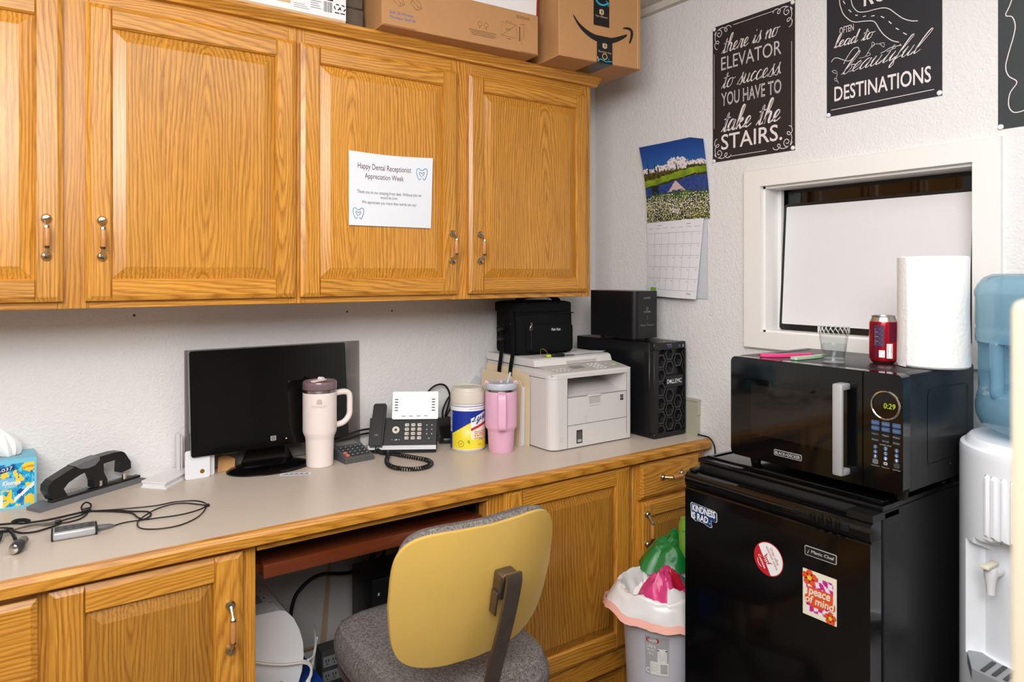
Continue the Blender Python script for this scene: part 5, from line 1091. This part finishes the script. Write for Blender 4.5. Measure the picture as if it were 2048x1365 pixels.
# microwave
MX, MYn, MYf, MZ0, MZ1 = 1.492, .728, 1.153, .866, 1.112
t = thing('microwave', 'black microwave oven with a silver handle on top of the fridge', 'microwave', (1.66, .94, .842))
MB().use('satin_black').box(MX+.03, 1.825, MYn+.001, MYf-.001, MZ0, MZ1, .006).build('oven_case', t)
MB().use('satin_black').prism(rrect(-1.04, .03, -.80, .20, .02), Fr((0, MYn+.0007, MZ0), (-1, 0, 0), (0, 0, 1)).__class__((0, MYn+.0007, MZ0), (1, 0, 0), (0, 0, 1)), 0, .0001) if 0 else None
q = rrect(1.60, .045, 1.79, .205, .012)
MB().use('satin_black', True).ribbon(q, .004, Fr((0, MYn+.0008, MZ0), (1, 0, 0), (0, 0, 1)), .0008, closed=True).build('side_groove', t)
MB().use('steel').disc(1.70, .035, .0035, Fr((0, MYn+.0005, MZ0), (1, 0, 0), (0, 0, 1)), .001, 10).build('case_screw', t)
FM = side(MX, MYf, MZ0); Wm, Hm = MYf-MYn, MZ1-MZ0
xs = MYf-.811
def rr4(x0, y0, x1, y1, rl, rr_):
    k = 5; q = []
    for cx, cy, a0, r in ((x1-rr_, y1-rr_, 0, rr_), (x0+rl, y1-rl, PI/2, rl), (x0+rl, y0+rl, PI, rl), (x1-rr_, y0+rr_, 1.5*PI, rr_)):
        q += [(cx+r*math.cos(a0+PI/2*i/k), cy+r*math.sin(a0+PI/2*i/k)) for i in range(k+1)]
    return q
b = MB().use('gloss_black').prism(rr4(0, 0, xs-.0008, Hm, .014, .001), FM, -.03, -.002).prism(rr4(.002, .002, xs-.002, Hm-.002, .013, .001), FM, -.002, 0)
dr = b.build('oven_door', t)
b = MB().use('dark_glass').rect(.045, .055, .285, .196, FM, .0006).use('oven_window').rect(.062, .062, .278, .182, FM, .0010); b.build('door_window', dr)
b = MB().use('badge_silver').prism(rrect(.126, .022, .198, .036, .003), FM, 0, .0007).use('ink_black').prism(rrect(.1272, .0232, .1968, .0348, .002), FM, .0007, .0009).use('badge_silver').text('BLACK+DECKER', FM, .1295, .0255, .1945, .0325, .0013, bold=.02); b.build('badge', dr)
b = MB().use('silver_plastic').box(MX-.034, MX-.024, .839, .862, .884, 1.082, .004).box(MX-.027, MX+.001, .839, .862, .884, .898, .003).box(MX-.027, MX+.001, .839, .862, 1.068, 1.082, .003); b.build('door_handle', dr)
cpn = MB().use('gloss_black').prism(rr4(xs+.0008, 0, Wm, Hm, .001, .014), FM, -.03, -.0005).build('control_panel', t)
rcx, rcz = MYf-.763, 1.045-MZ0
MB().use('chrome', True).tube([FM(rcx+.029*math.cos(a*PI/20), rcz+.029*math.sin(a*PI/20), .001) for a in range(40)], .0022, 8, closed=True).build('display_ring', cpn)
MB().use('green_led').text('0:29', FM, rcx-.004, rcz-.006, rcx+.02, rcz+.005, .0003, shear=.1).build('clock_digits', cpn)
cols = (-.0216, 0, .0224)
for j, dz in enumerate((-.0385, -.0500)):
    for i, dx in enumerate(cols): MB().use('panel_blue').prism(rrect(rcx+dx-.0086, rcz+dz-.0046, rcx+dx+.0086, rcz+dz+.0046, .0025, 3), FM, -.0003, .0006).use('panel_ink').text(('Time Cook', 'Time Defrost', 'Weight')[i] if j == 0 else ('Power', 'Clock', 'Kitchen Timer')[i], FM, rcx+dx-.006, rcz+dz-.001, rcx+dx+.006, rcz+dz+.001, .0009).build('button', cpn)
for j, dz in enumerate((-.0625, -.0745)):
    for i, dx in enumerate(cols): MB().use('ink_black').prism(rrect(rcx+dx-.0086, rcz+dz-.0046, rcx+dx+.0086, rcz+dz+.0046, .0025, 3), FM, -.0003, .0005).use('panel_ink').text((('Popcorn', 'Potato', 'Pizza'), ('Frozen', 'Beverage', 'Dinner'))[j][i], FM, rcx+dx-.0065, rcz+dz-.0014, rcx+dx+.0065, rcz+dz+.0014, .0009).build('button', cpn)
for j, dz in enumerate((-.0895, -.0998, -.1100)):
    for i, dx in enumerate(cols): MB().use('panel_blue').prism([(rcx+dx+.0043*math.cos(a*PI/7), rcz+dz+.0043*math.sin(a*PI/7)) for a in range(14)], FM, -.0003, .0006).use('white_ink' if j == 2 else 'panel_ink').text(str(j*3+i+1), FM, rcx+dx-.003, rcz+dz-.003, rcx+dx+.003, rcz+dz+.003, .0009, fit=False, bold=.02).build('button', cpn)
for i, dx in enumerate(cols):
    bb = MB().use(('mid_grey', 'ink_black', 'dark_grey')[i]).prism(rrect(rcx+dx-.006, rcz-.1255, rcx+dx+.006, rcz-.1155, .003, 3), FM, -.0003, .0006)
    if i == 1: bb.use('white_ink').ribbon(rrect(rcx-.003, rcz-.1225, rcx+.003, rcz-.1185, .001, 2), .0012, FM, .0009, True)
    bb.use('panel_ink').text(('Stop/Cancel', 'Memory', 'Start/+30sec')[i], FM, rcx+dx-.008, rcz-.1305, rcx+dx+.008, rcz-.1280, .0005); bb.build('button', cpn)
MB().use('panel_ink').text('EXPRESS COOK', FM, rcx-.012, rcz-.0838, rcx+.012, rcz-.0815, .0005).build('lettering', cpn)
b = MB().use('satin_black')
for z in (MZ1+.0002,): b.box(1.56, 1.79, MYn+.03, MYn+.034, z-.001, z+.0006).box(1.56, 1.79, MYf-.034, MYf-.03, z-.001, z+.0006)
b.build('top_groove', t)
for y in (.76, 1.12):
    for x in (1.55, 1.79): MB().use('rubber').lathe([(.012, 0), (.015, .0245)], (x, y, .8415), 12).build('foot', t)
ZM = MZ1+.0012
# things on the microwave
def flat(name, m, pts, w, z0, z1, lab, cat):
    q = spline([(x, y, 0) for x, y in pts], 6); n = len(q); L, Rr = [], []
    for i, p in enumerate(q):
        tt = (q[min(i+1, n-1)]-q[max(i-1, 0)]).normalized(); d = VEC((-tt.y, tt.x, 0)); ww = w[0]+(w[1]-w[0])*i/(n-1)
        if i in (0, n-1): ww *= .6
        L.append((p+d*ww/2)[:2]); Rr.append((p-d*ww/2)[:2])
    return tag(MB().use(m).prism(Rr+L[::-1], FT, z0, z1).build(name), lab, cat)
flat('spatula', 'hot_pink', [(1.532, 1.095), (1.555, 1.072), (1.60, 1.045), (1.648, 1.026)], (.018, .014), ZM, ZM+.007, 'hot pink plastic utensil lying at the microwave edge', 'utensil')
flat('spatula', 'mint', [(1.538, 1.008), (1.57, 1.004), (1.61, 1.0), (1.66, .998)], (.020, .016), ZM, ZM+.006, 'pale green plastic utensil lying between pink utensil and glass', 'utensil')
gx, gy = 1.578, .928
t = thing('drinking_glass', 'clear ribbed drinking glass half full of water', 'glass', (gx, gy, ZM))
def rib(r, z, a): return r*(1+(.022*math.sin(18*a+z*170) if .006 < z else 0))
MB().use('clear_glass', True).lathe([(.001, 0), (.024, 0), (.0252, .004), (.0285, .04), (.0335, .083)], (gx, gy, ZM), 72, rad=rib, capt=False).lathe([(.0325, .083), (.0275, .04), (.0235, .008), (.001, .008)], (gx, gy, ZM), 48, capb=False, capt=False).lathe([(.0335, .083), (.0325, .083)], (gx, gy, ZM), 48, capb=False, capt=False).build('glass_body', t)
b = MB().use('water', True).lathe([(.001, .009), (.0232, .009), (.0273, .042), (.001, .0421)], (gx, gy, ZM), 48); b.build('water', t)
b = MB().use('white_ink', True)
for i in range(20):
    a = i*2*PI/20; b.tube([(gx+.0338*math.cos(a+k*.09), gy+.0338*math.sin(a+k*.09), ZM+.082-.005*k) for k in range(4)], [.0007, .0009, .0007, .0003], 4)
b.build('rim_cuts', t)
kx, ky = 1.657, .853
t = thing('soda_can', 'dark red soda can with a barcode between glass and paper towels', 'can', (kx, ky, ZM))
MB().use('can_red', True).lathe([(.022, 0), (.0235, .002), (.0295, .011), (.0297, .09), (.0285, .096)], (kx, ky, ZM), 36, capt=False).build('can_body', t)
MB().use('alu', True).lathe([(.0285, .096), (.0245, .106), (.0255, .108), (.0245, .1095), (.0232, .1085), (.0225, .105), (.001, .105)], (kx, ky, ZM), 36, capb=False).build('can_top', t)
MB().use('ink_black', True).lathe([(.021, 0.0005), (.0238, .0015), (.0262, .0055)], (kx, ky, ZM), 36, capb=False, capt=False).build('can_base_ring', t)
aF = math.atan2(-ky, -kx); F = CylFr(kx, ky, .0299, ZM, aF)
def gp(b, x0, y0, x1, y1, n): # rectangle that follows the cylinder
    k = 8
    for i in range(k): b.rect(x0+(x1-x0)*i/k, y0, x0+(x1-x0)*(i+1)/k, y1, F, n)
b = MB().use('can_plum'); gp(b, -.024, .012, -.012, .094, .0002); gp(b, .012, .05, .032, .094, .0002)
b.use('can_dark'); gp(b, -.020, .040, .002, .088, .0003)
b.use('panel_ink')
for i in range(11): b.rect(-.018, .044+i*.0035, -.002-.004*(i % 3), .0448+i*.0035, F, .0006)
b.use('white_ink'); gp(b, .007, .013, .020, .046, .0004); gp(b, -.009, .015, .003, .031, .0004)
b.use('ink_black')
rr = random.Random(4)
for i in range(15): b.rect(.0085, .0145+i*.0020, .0185, .0145+i*.0020+rr.uniform(.0006, .0014), F, .0007)
recycle(b, F, -.003, .023, .0042); b.build('print', t)
tx, ty, tr = 1.692, .760, .072
t = thing('paper_towel_roll', 'tall white quilted paper towel roll on the microwave', 'paper towels', (tx, ty, ZM))
aF = math.atan2(-ty, -tx)
def twr(r, z, a): return r*(1+.008*math.sin(3*a+z*6)+.004*math.sin(a*9+z*30))
MB().use('paper_towel', True).lathe([(.02, 0), (tr-.004, 0), (tr, .004), (tr-.0015, .12), (tr-.001, .24), (tr-.004, .244), (.02, .244), (.02, 0)], (tx, ty, ZM), 64, capb=False, capt=False, rad=lambda r, z, a: twr(r, z, a) if r > .03 else r).build('towel_wrap', t)
a0 = aF-.70
MB().use('paper_towel', True).grid(lambda u, v: VEC((tx+(tr*1.018+.006*(1-u))*math.cos(a0-.5*u), ty+(tr*1.018+.006*(1-u))*math.sin(a0-.5*u), ZM+.001+.241*v)), 8, 8).build('loose_sheet', t)
MB().use('cardboard', True).lathe([(.0205, .001), (.0205, .2445), (.0195, .2445), (.0195, .001)], (tx, ty, ZM), 24, capb=False, capt=False).build('core_tube', t)

# ---------------------------------------------------------------- water cooler
wx, wy, wr = 1.772, .564, .162
t = thing('water_dispenser', 'white floor standing water cooler with a ribbed front', 'water cooler', (wx, wy, 0))
zs = [0, .01, .05, .3, .515, .52, .525, .56, .65, .745, .76, .772, .779, .785, .79, .84, .895, .905, .911, .92, .94, .947]
nA = 300
def wrad(r, z, a):
    d = (math.degrees(a)-180+180) % 360-180
    if r < .16: return r
    rec = 0
    top = .785-.00002*d*d
    if .52 < z < top and abs(d) < 45: rec = min(1, (45-abs(d))/2.5)
    rr = r-.046*rec*(math.cos(math.radians(d))) if rec else r
    if .786 < z < .908 and abs(d) < 27: rr += .005*(1 if math.sin(math.radians(d)*60) > 0 else 0)
    return rr
MB().use('cooler_white', True).lathe([(wr-.006 if z == 0 else wr, z) for z in zs]+[(.1605, .955), (.158, .957), (.152, .957), (.149, .966), (.143, .972), (.10, .974), (.05, .970), (.001, .966)], (wx, wy, 0), nA, rad=wrad).build('cooler_body', t)
MB().use('tray_grey').prism([(wx-.185, wy-.075), (wx-.12, wy-.11), (wx-.09, wy-.11), (wx-.09, wy+.11), (wx-.12, wy+.11), (wx-.185, wy+.075), (wx-.197, wy)], FT, .50, .524).build('drip_tray', t)
b = MB().use('dark_grey')
for i in range(7): b.box(wx-.18, wx-.125, wy-.066+.02*i, wy-.058+.02*i, .5245, .5262)
b.build('tray_grille', t)
fx = wx-wr+.046
for y, lab in ((wy+.055, 'cream lever tap at the left of the recess'), (wy-.055, 'cream lever tap at the right of the recess')):
    tp = MB().use('white_plastic', True).tube([(fx+.004, y, .712), (fx-.02, y, .712), (fx-.032, y, .712)], [.012, .011, .010], 14).lathe([(.0075, -.04), (.0085, -.02), (.0115, -.005), (.0125, .006), (.0115, .014), (.001, .0145)], (fx-.034, y, .712), 16)
    tp = tp.build('tap', t, label=lab)
    MB().use('tap_cream').box(fx-.062, fx-.012, y-.008, y+.008, .728, .735, .002).build('lever', tp)
F = side(fx-.0005, wy+.02, .725)
b = MB().use('white_plastic').prism([(.02+.022*math.cos(i*PI/12), .01+.014*math.sin(i*PI/12)) for i in range(24)], F, 0, .0012).use('gel_mark').ribbon([(.02+.0205*math.cos(i*PI/12), .01+.0125*math.sin(i*PI/12)) for i in range(24)], .0014, F, .0016, True).rect(.008, .008, .032, .013, F, .0016); b.build('oval_badge', t)
t = thing('water_bottle', 'blue translucent water jug upside down on the cooler', 'water jug', (wx, wy, .955))
br = .1375
def brad(r, z, a):
    d = (math.degrees(a)-151+180) % 360-180      # grip side faces the camera's left
    k = 1 if 1.07 < z < 1.175 else 0
    if k and abs(d) < 48:
        f = max(0, min(1, (z-1.068)/.022, (1.178-z)/.022))*min(1, (48-abs(d))/20)
        return r-.072*f
    return r
prof = [(.03, .972), (.075, .978), (.105, .985), (.128, 1.0), (.1365, 1.02), (.138, 1.04), (.1355, 1.055), (.133, 1.064), (.1335, 1.072), (.1335, 1.085), (.134, 1.10), (.134, 1.12), (.134, 1.14), (.134, 1.155), (.1345, 1.165), (.1365, 1.175), (br, 1.185), (br, 1.20), (.1355, 1.206), (br, 1.212), (br, 1.268), (.1395, 1.274), (.1395, 1.282), (.134, 1.296), (.122, 1.311), (.105, 1.319), (.05, 1.316), (.001, 1.314)]
MB().use('bottle_blue', True).lathe(prof, (wx, wy, 0), 96, rad=lambda r, z, a: brad(r, z, a)*.97).build('jug_body', t)
a = math.radians(151); dv = VEC((math.cos(a), math.sin(a), 0)); cn = VEC((wx, wy, 0))
MB().use('bottle_blue', True).tube(spline([cn+dv*.095+VEC((0, 0, 1.185)), cn+dv*.121+VEC((0, 0, 1.178)), cn+dv*.123+VEC((0, 0, 1.15)), cn+dv*.122+VEC((0, 0, 1.10)), cn+dv*.121+VEC((0, 0, 1.07)), cn+dv*.10+VEC((0, 0, 1.055))], 5), .0135, 12).build('grip', t)

# ---------------------------------------------------------------- bins behind the fridge
def bin_bag(t, cx, cy, R, zr, left, m='bag_film'):
    prof = [(.62, -.13), (.80, -.05), (.93, -.012), (1.0, .006), (1.06, .004), (1.10, -.014), (1.16, -.040), (1.19, -.060)]
    def fn(u, v):
        f = v*(len(prof)-1); i = min(int(f), len(prof)-2); k = f-i
        r = prof[i][0]+(prof[i+1][0]-prof[i][0])*k; z = prof[i][1]+(prof[i+1][1]-prof[i][1])*k; a = u*2*PI
        d = math.cos(a-left); n = mnoise.noise(Vector((math.cos(a)*3, math.sin(a)*3, v*2+cx*9))); n2 = mnoise.noise(Vector((math.cos(a)*11, math.sin(a)*11, v*4)))
        o = max(0, v-.45)
        r = r+o*(.42*max(0, d)**5+.10*n+.06*n2)+.02*n2; z = z+o*(.05*max(0, d)**5-.02*n)-.012*(1-v)*n2+.012*n*(v < .7)
        return Vector((cx+R*r*math.cos(a), cy+R*r*math.sin(a), zr+z))
    MB().use(m, True).grid(fn, 72, 22, True).build('liner_bag', t)
    MB().use('band_pink', True).grid(lambda u, v: fn(u, 1.0)+Vector((cx-fn(u, 1).x, cy-fn(u, 1).y, 0))*(-.010-.04*v)+Vector((0, 0, .010-.019*v+.004*math.sin(u*31))), 72, 3, True).build('drawstring_band', t)
cx, cy, R, zr = 1.503, 1.388, .116, .445
t = thing('waste_bin', 'light grey plastic waste bin with a white pink-edged liner, beside the fridge', 'bin', (cx, cy, 0))
MB().use('bin_grey', True).lathe([(.001, .002), (.088, .002), (.093, .006), (R-.002, zr-.02), (R+.003, zr-.016), (R+.003, zr), (R-.002, zr), (.09, .008), (.001, .007)], (cx, cy, 0), 56, capt=False).build('bin_body', t)
bin_bag(t, cx, cy, R, zr+.004, math.radians(158))
aF = math.atan2(-cy, -cx)
rl = lambda b: .093+(R-.002-.093)*(b-.006)/(zr-.026)
FLb = lambda a, b, n=0: Vector((cx+(rl(b)+.0006+n)*math.cos(aF-.16+a/.108), cy+(rl(b)+.0006+n)*math.sin(aF-.16+a/.108), b))
def gq(b, x0, y0, x1, y1, n, k=6):
    for i in range(k): b.rect(x0+(x1-x0)*i/k, y0, x0+(x1-x0)*(i+1)/k, y1, FLb, n)
b = MB().use('tag_grey'); gq(b, -.032, .248, .032, .352, 0); b.use('tag_pale'); gq(b, -.018, .25, .031, .285, .0004); gq(b, .002, .285, .026, .322, .0004)
b.use('red_ink').poly(rrect(-.028, .336, .006, .349, .006), FLb, .0005).use('white_ink').text('Sterilite', FLb, -.024, .339, .002, .346, .0008).text('Ultra', FLb, -.027, .322, -.003, .332, .0008, shear=.2).text('20 Qt', FLb, -.026, .312, -.006, .319, .0008).text('19 L', FLb, -.024, .303, -.008, .309, .0008).text('C', FLb, -.030, .252, -.020, .266, .0008, bold=.03)
b.use('grey_white').poly([(.006, .29), (.022, .29), (.025, .316), (.003, .316)], FLb, .0008).use('dark_grey').rect(.001, .316, .027, .319, FLb, .0009).use('ink_black')
for i in range(9): b.rect(.010, .256+.0028*i, .028, .2572+.0028*i, FLb, .0008)
b.use('ink_pale')
for i in range(8): b.rect(-.016, .256+.0032*i, .006-.003*(i % 3), .2566+.0032*i, FLb, .0008)
b.build('label', t)
def crumple(name, m, cx, cy, z, rx, ry, h, seed, lab, cat, parts=None, n=40):
    def fn(u, v):
        a = u*2*PI; r = v; p = Vector((math.cos(a)*r*2.2+seed, math.sin(a)*r*2.2, seed*2))
        nn = mnoise.noise(p*1.6); rd = 1-abs(mnoise.noise(p*2.6))*2
        rr = r*(1+.18*mnoise.noise(Vector((math.cos(a)*1.5, math.sin(a)*1.5, seed))))
        return Vector((cx+rx*rr*math.cos(a), cy+ry*rr*math.sin(a), z+h*((1-r**2.4)*.75+.28*nn*(1-r*.5)+.16*rd*(1-r))))
    return fn
fn = crumple('', '', 1.494, 1.366, .412, .096, .086, .10, 3.3, '', '')
t2 = thing('candy_bag', 'crumpled bright pink candy wrapper in the grey waste bin', 'wrapper', (1.512, 1.375, .39))
MB().use('wrap_pink', True).grid(fn, 48, 16, True).build('wrapper_film', t2)
b = MB()
for m, a0_, a1_, v0, v1 in (('wrap_red', 4.2, 4.9, .12, .6), ('wrap_green', 4.95, 5.9, .2, .85), ('wrap_red', 5.3, 5.6, .3, .62), ('grey_white', 3.95, 4.7, .64, .9)):
    b.use(m, True).grid(lambda u, v: fn((a0_+(a1_-a0_)*u)/(2*PI), v0+(v1-v0)*v)+Vector((0, 0, .0015+.0004*len(m))), 8, 6)
b.build('print_patches', t2)
tag(MB().use('tissue', True).grid(crumple('', '', 1.485, 1.43, .385, .06, .05, .075, 8.1, '', ''), 36, 10, True).build('crumpled_tissue'), 'crumpled white tissue beside the pink wrapper in the bin', 'tissue')
cx, cy, R, zr = 1.765, 1.43, .10, .43
t = thing('waste_bin', 'second waste bin mostly hidden behind the black fridge', 'bin', (cx, cy, 0))
MB().use('bin_grey', True).lathe([(.001, .002), (.078, .002), (.082, .006), (R, zr-.02), (R+.003, zr), (R-.002, zr), (.08, .008), (.001, .007)], (cx, cy, 0), 40, capt=False).build('bin_body', t)
bin_bag(t, cx, cy, R, zr+.004, math.radians(165))
t2 = thing('green_bag', 'crumpled translucent green plastic bag behind the fridge', 'bag', (1.69, 1.46, .44))
fn = crumple('', '', 1.662, 1.478, .45, .138, .085, .098, 5.7, '', '')
MB().use('green_film', True).grid(fn, 56, 18, True).build('bag_film', t2)
tag(MB().use('can_green', True).lathe([(.022, .0), (.028, .01), (.029, .10), (.024, .114), (.0235, .118), (.001, .116)], (1.650, 1.425, .475), 30).use('ink_grey').text('sparkling', CylFr(1.650, 1.425, .0293, .475, math.atan2(-1.425, -1.650)), -.02, .085, .016, .092, .0004).build('green_can'), 'light green drinks can standing in the green bag', 'can')

# ---------------------------------------------------------------- office chair
t = thing('office_chair', 'old office chair with grey tweed seat and yellow back shell', 'chair', (.858, 1.5, 0))
BX = Matrix.Translation((.789, 1.203, .672)) @ Matrix.Rotation(math.radians(12), 4, 'X')
def outline(a, W=.194, H=.147):
    c, s_ = math.cos(a), math.sin(a); e = 2/4.6
    x = W*math.copysign(abs(c)**e, c); z = H*math.copysign(abs(s_)**e, s_)
    return x*(1.0-.10*max(0, -z/H)+.0*z), z
def shell(off, k=1.0, dz=0, W=.194, H=.147):
    def fn(u, v):
        x, z = outline(u*2*PI, W, H); x *= v*k; z = z*v*k+dz
        return Vector((x, off(v)+.045*(x/.194)**2+.012*(z/.147)**2, z))
    return fn
n_, m_ = 64, 8
MB(BX).use('chair_yellow', True).grid(shell(lambda v: -.002), n_, m_, True).grid(shell(lambda v: .006), n_, m_, True).grid(lambda u, v: shell(lambda q: -.002+.008*v)(u, 1.0), n_, 1, True).build('back_shell', t)
MB(BX).use('tweed', True).grid(shell(lambda v: .012+.046*(1-v**6)**.5, 1.0, .007, .186, .147), n_, 14, True).grid(lambda u, v: shell(lambda q: .0065+.0055*v, 1.0, .007*v, .186, .147)(u, 1.0), n_, 2, True).build('back_cushion', t)
q = spline([(.818, 1.148, .728), (.818, 1.150, .70), (.812, 1.168, .62), (.806, 1.192, .54), (.802, 1.215, .46), (.803, 1.245, .405), (.81, 1.30, .378), (.825, 1.42, .372), (.84, 1.5, .372)], 5)
MB().use('worn_steel').strap(q, (1, 0, 0), .036, .007).build('back_post', t)
b = MB(BX).use('worn_steel').box(.008, .05, -.034, -.003, .005, .058, .005); b.use('nickel').box(.011, .047, -.0375, -.030, .04, .062, .005).use('worn_steel').box(.004, .009, -.03, -.008, -.03, .02, .002); b.build('back_bracket', t)
def sup(W, D, e): return lambda a: (W*math.copysign(abs(math.cos(a))**(2/e), math.cos(a)), D*math.copysign(abs(math.sin(a))**(2/e), math.sin(a)))
so = sup(.203, .262, 4.2); scx, scy = .858, 1.525
def seat(u, v):
    x, y = so(u*2*PI)
    pr = [(.0, .447), (.35, .449), (.66, .455), (.84, .455), (.94, .445), (.99, .42), (1.0, .40), (.985, .375), (.95, .362)]
    f = v*(len(pr)-1); i = min(int(f), len(pr)-2); k = f-i; r = pr[i][0]+(pr[i+1][0]-pr[i][0])*k; z = pr[i][1]+(pr[i+1][1]-pr[i][1])*k
    zz = z+.004*max(0, 1-abs(abs(x*r)-.1)/.06)*max(0, 1-r)-.03*max(0, (y*r-.19)/.07)**2*(z > .41)
    return Vector((scx+x*r, scy+y*r, zz-.008))
MB().use('tweed', True).grid(seat, 72, 32, True).build('seat_cushion', t)
q = [so(2*PI*i/48) for i in range(48)]
MB().use('seat_brown').prism([(scx+x*.96, scy+y*.96) for x, y in q], FT, .335, .3535).box(scx-.10, scx+.10, scy-.12, scy+.12, .315, .335, .004).build('seat_pan', t)
b = MB().use('satin_black').box(.80, .88, 1.44, 1.56, .30, .345, .006).build('tilt_mechanism', t); MB().use('chrome', True).lathe([(.022, .08), (.022, .19), (.014, .19), (.014, .31)], (.845, 1.51, 0), 20).build('column', t)
for k in range(5):
    a = k*2*PI/5+.35; d = Vector((math.cos(a), math.sin(a), 0)); c0 = Vector((.845, 1.51, 0))
    MB().use('worn_steel').strap([c0+d*.01+Vector((0, 0, .105)), c0+d*.12+Vector((0, 0, .095)), c0+d*.235+Vector((0, 0, .07))], (-d.y, d.x, 0), .035, .02).build('leg', t)
    MB().use('rubber', True).tube([c0+d*.23+Vector((-d.y, d.x, 0))*.02+Vector((0, 0, .026)), c0+d*.23-Vector((-d.y, d.x, 0))*.02+Vector((0, 0, .026))], .026, 14).use('steel').tube([c0+d*.23+Vector((0, 0, .026)), c0+d*.23+Vector((0, 0, .07))], .006, 8).build('caster', t)

# ---------------------------------------------------------------- under the desk
tag(MB().use('blue_box').box(.475, .692, 1.80, 2.10, .0, .235, .003, 1).build('blue_box'), 'blue box on the floor under the white appliance', 'box')
t = thing('white_appliance', 'white rounded appliance with its cord wound around, under the desk', 'appliance', (.56, 1.95, .235))
pr = [(.478, .236), (.618, .236), (.632, .28), (.637, .32), (.635, .355), (.626, .39), (.610, .425), (.590, .448), (.575, .454), (.478, .460)]
MB().use('white_plastic').prism(pr, Fr((0, 1.842, 0), (1, 0, 0), (0, 0, 1)), -.22, 0).build('housing', t)
b = MB().use('pale_grey').box(.525, .55, 1.90, 1.955, .4560, .4590).use('ink_grey').box(.562, .566, 1.98, 1.984, .454, .4556).box(.565, .572, 1.90, 1.903, .454, .4553).box(.56, .563, 1.93, 1.94, .454, .4556); b.build('top_label', t)
b = MB().use('cord_white', True)
for i in range(2): b.tube(spline([(.47, 1.838, .375-.006*i), (.52, 1.835, .345-.006*i), (.58, 1.834, .322-.006*i), (.628, 1.834, .312-.006*i), (.652, 1.838, .295-.006*i), (.655, 1.836, .27-.006*i), (.635, 1.83, .245), (.61, 1.789, .225), (.60, 1.786, .19)], 5), .003, 6)
b.tube(spline([(.648, 1.84, .305), (.67, 1.86, .30), (.69, 1.90, .31), (.71, 1.96, .31), (.73, 2.02, .30)], 5), .003, 6).tube(spline([(.705, 1.93, .31), (.67, 1.87, .27), (.64, 1.82, .243), (.615, 1.788, .215), (.61, 1.788, .18)], 5), .0035, 6); b.build('power_cord', t)
tag(MB().use('plywood').box(.470, .566, 1.66, 1.795, 0, .30, .002, 1).use('kraft').box(.48, .556, 1.67, 1.785, .3, .3006).build('wooden_crate'), 'plywood box standing at the left inside the knee space', 'box')
t = thing('power_strip', 'dark grey outlet block with two rows of sockets on the floor', 'power strip', (.815, 2.1, 0))
bx('strip_body', 'strip_grey', t, .772, .872, 2.075, 2.13, 0, .185, .004)
F = front(0, 2.0745, 0)
for j, z in enumerate((.150, .105)):
    b = MB().use('pale_grey').prism(rrect(.776, z-.013, .868, z+.018, .003), F, 0, .003).use('ink_black')
    for i in range(4): b.rect(.783+.022*i, z+.002, .786+.022*i, z+.010, F, .0034).rect(.791+.022*i, z+.002, .794+.022*i, z+.010, F, .0034).disc(.7885+.022*i, z-.004, .0022, F, .0034, 8)
    b.build('socket_row', t)
MB().use('ink_grey').rect(.78, .125, .80, .129, F, .0006).build('marking', t)
t = thing('battery_backup', 'black box standing at the right under the desk behind the chair', 'computer', (.94, 1.98, 0))
bx('case', 'satin_black', t, .857, 1.02, 1.90, 2.05, .0, .44, .004)
MB().use('white_ink').text('x', front(.0, 1.8995, 0), .872, .392, .880, .40, .0006).build('marking', t)
for pts, r, lab in (([(.68, 2.12, .10), (.683, 2.10, .25), (.691, 2.10, .333), (.715, 2.10, .379), (.776, 2.10, .408), (.872, 2.10, .392), (.973, 2.10, .412), (.999, 2.12, .45), (1.0, 2.14, .60)], .0055, 'thick black cable arching across the white back board'),
                    ([(.955, 2.13, .60), (.947, 2.10, .44), (.897, 2.09, .379), (.878, 2.08, .313), (.872, 2.08, .16)], .004, 'left one of two black cables hanging side by side'),
                    ([(.968, 2.13, .60), (.960, 2.10, .45), (.913, 2.085, .385), (.893, 2.075, .313), (.886, 2.075, .16)], .004, 'right one of two black cables hanging side by side')):
    tag(MB().use('rubber', True).tube(spline(pts, 7), r, 8).build('black_cable'), lab, 'cable')
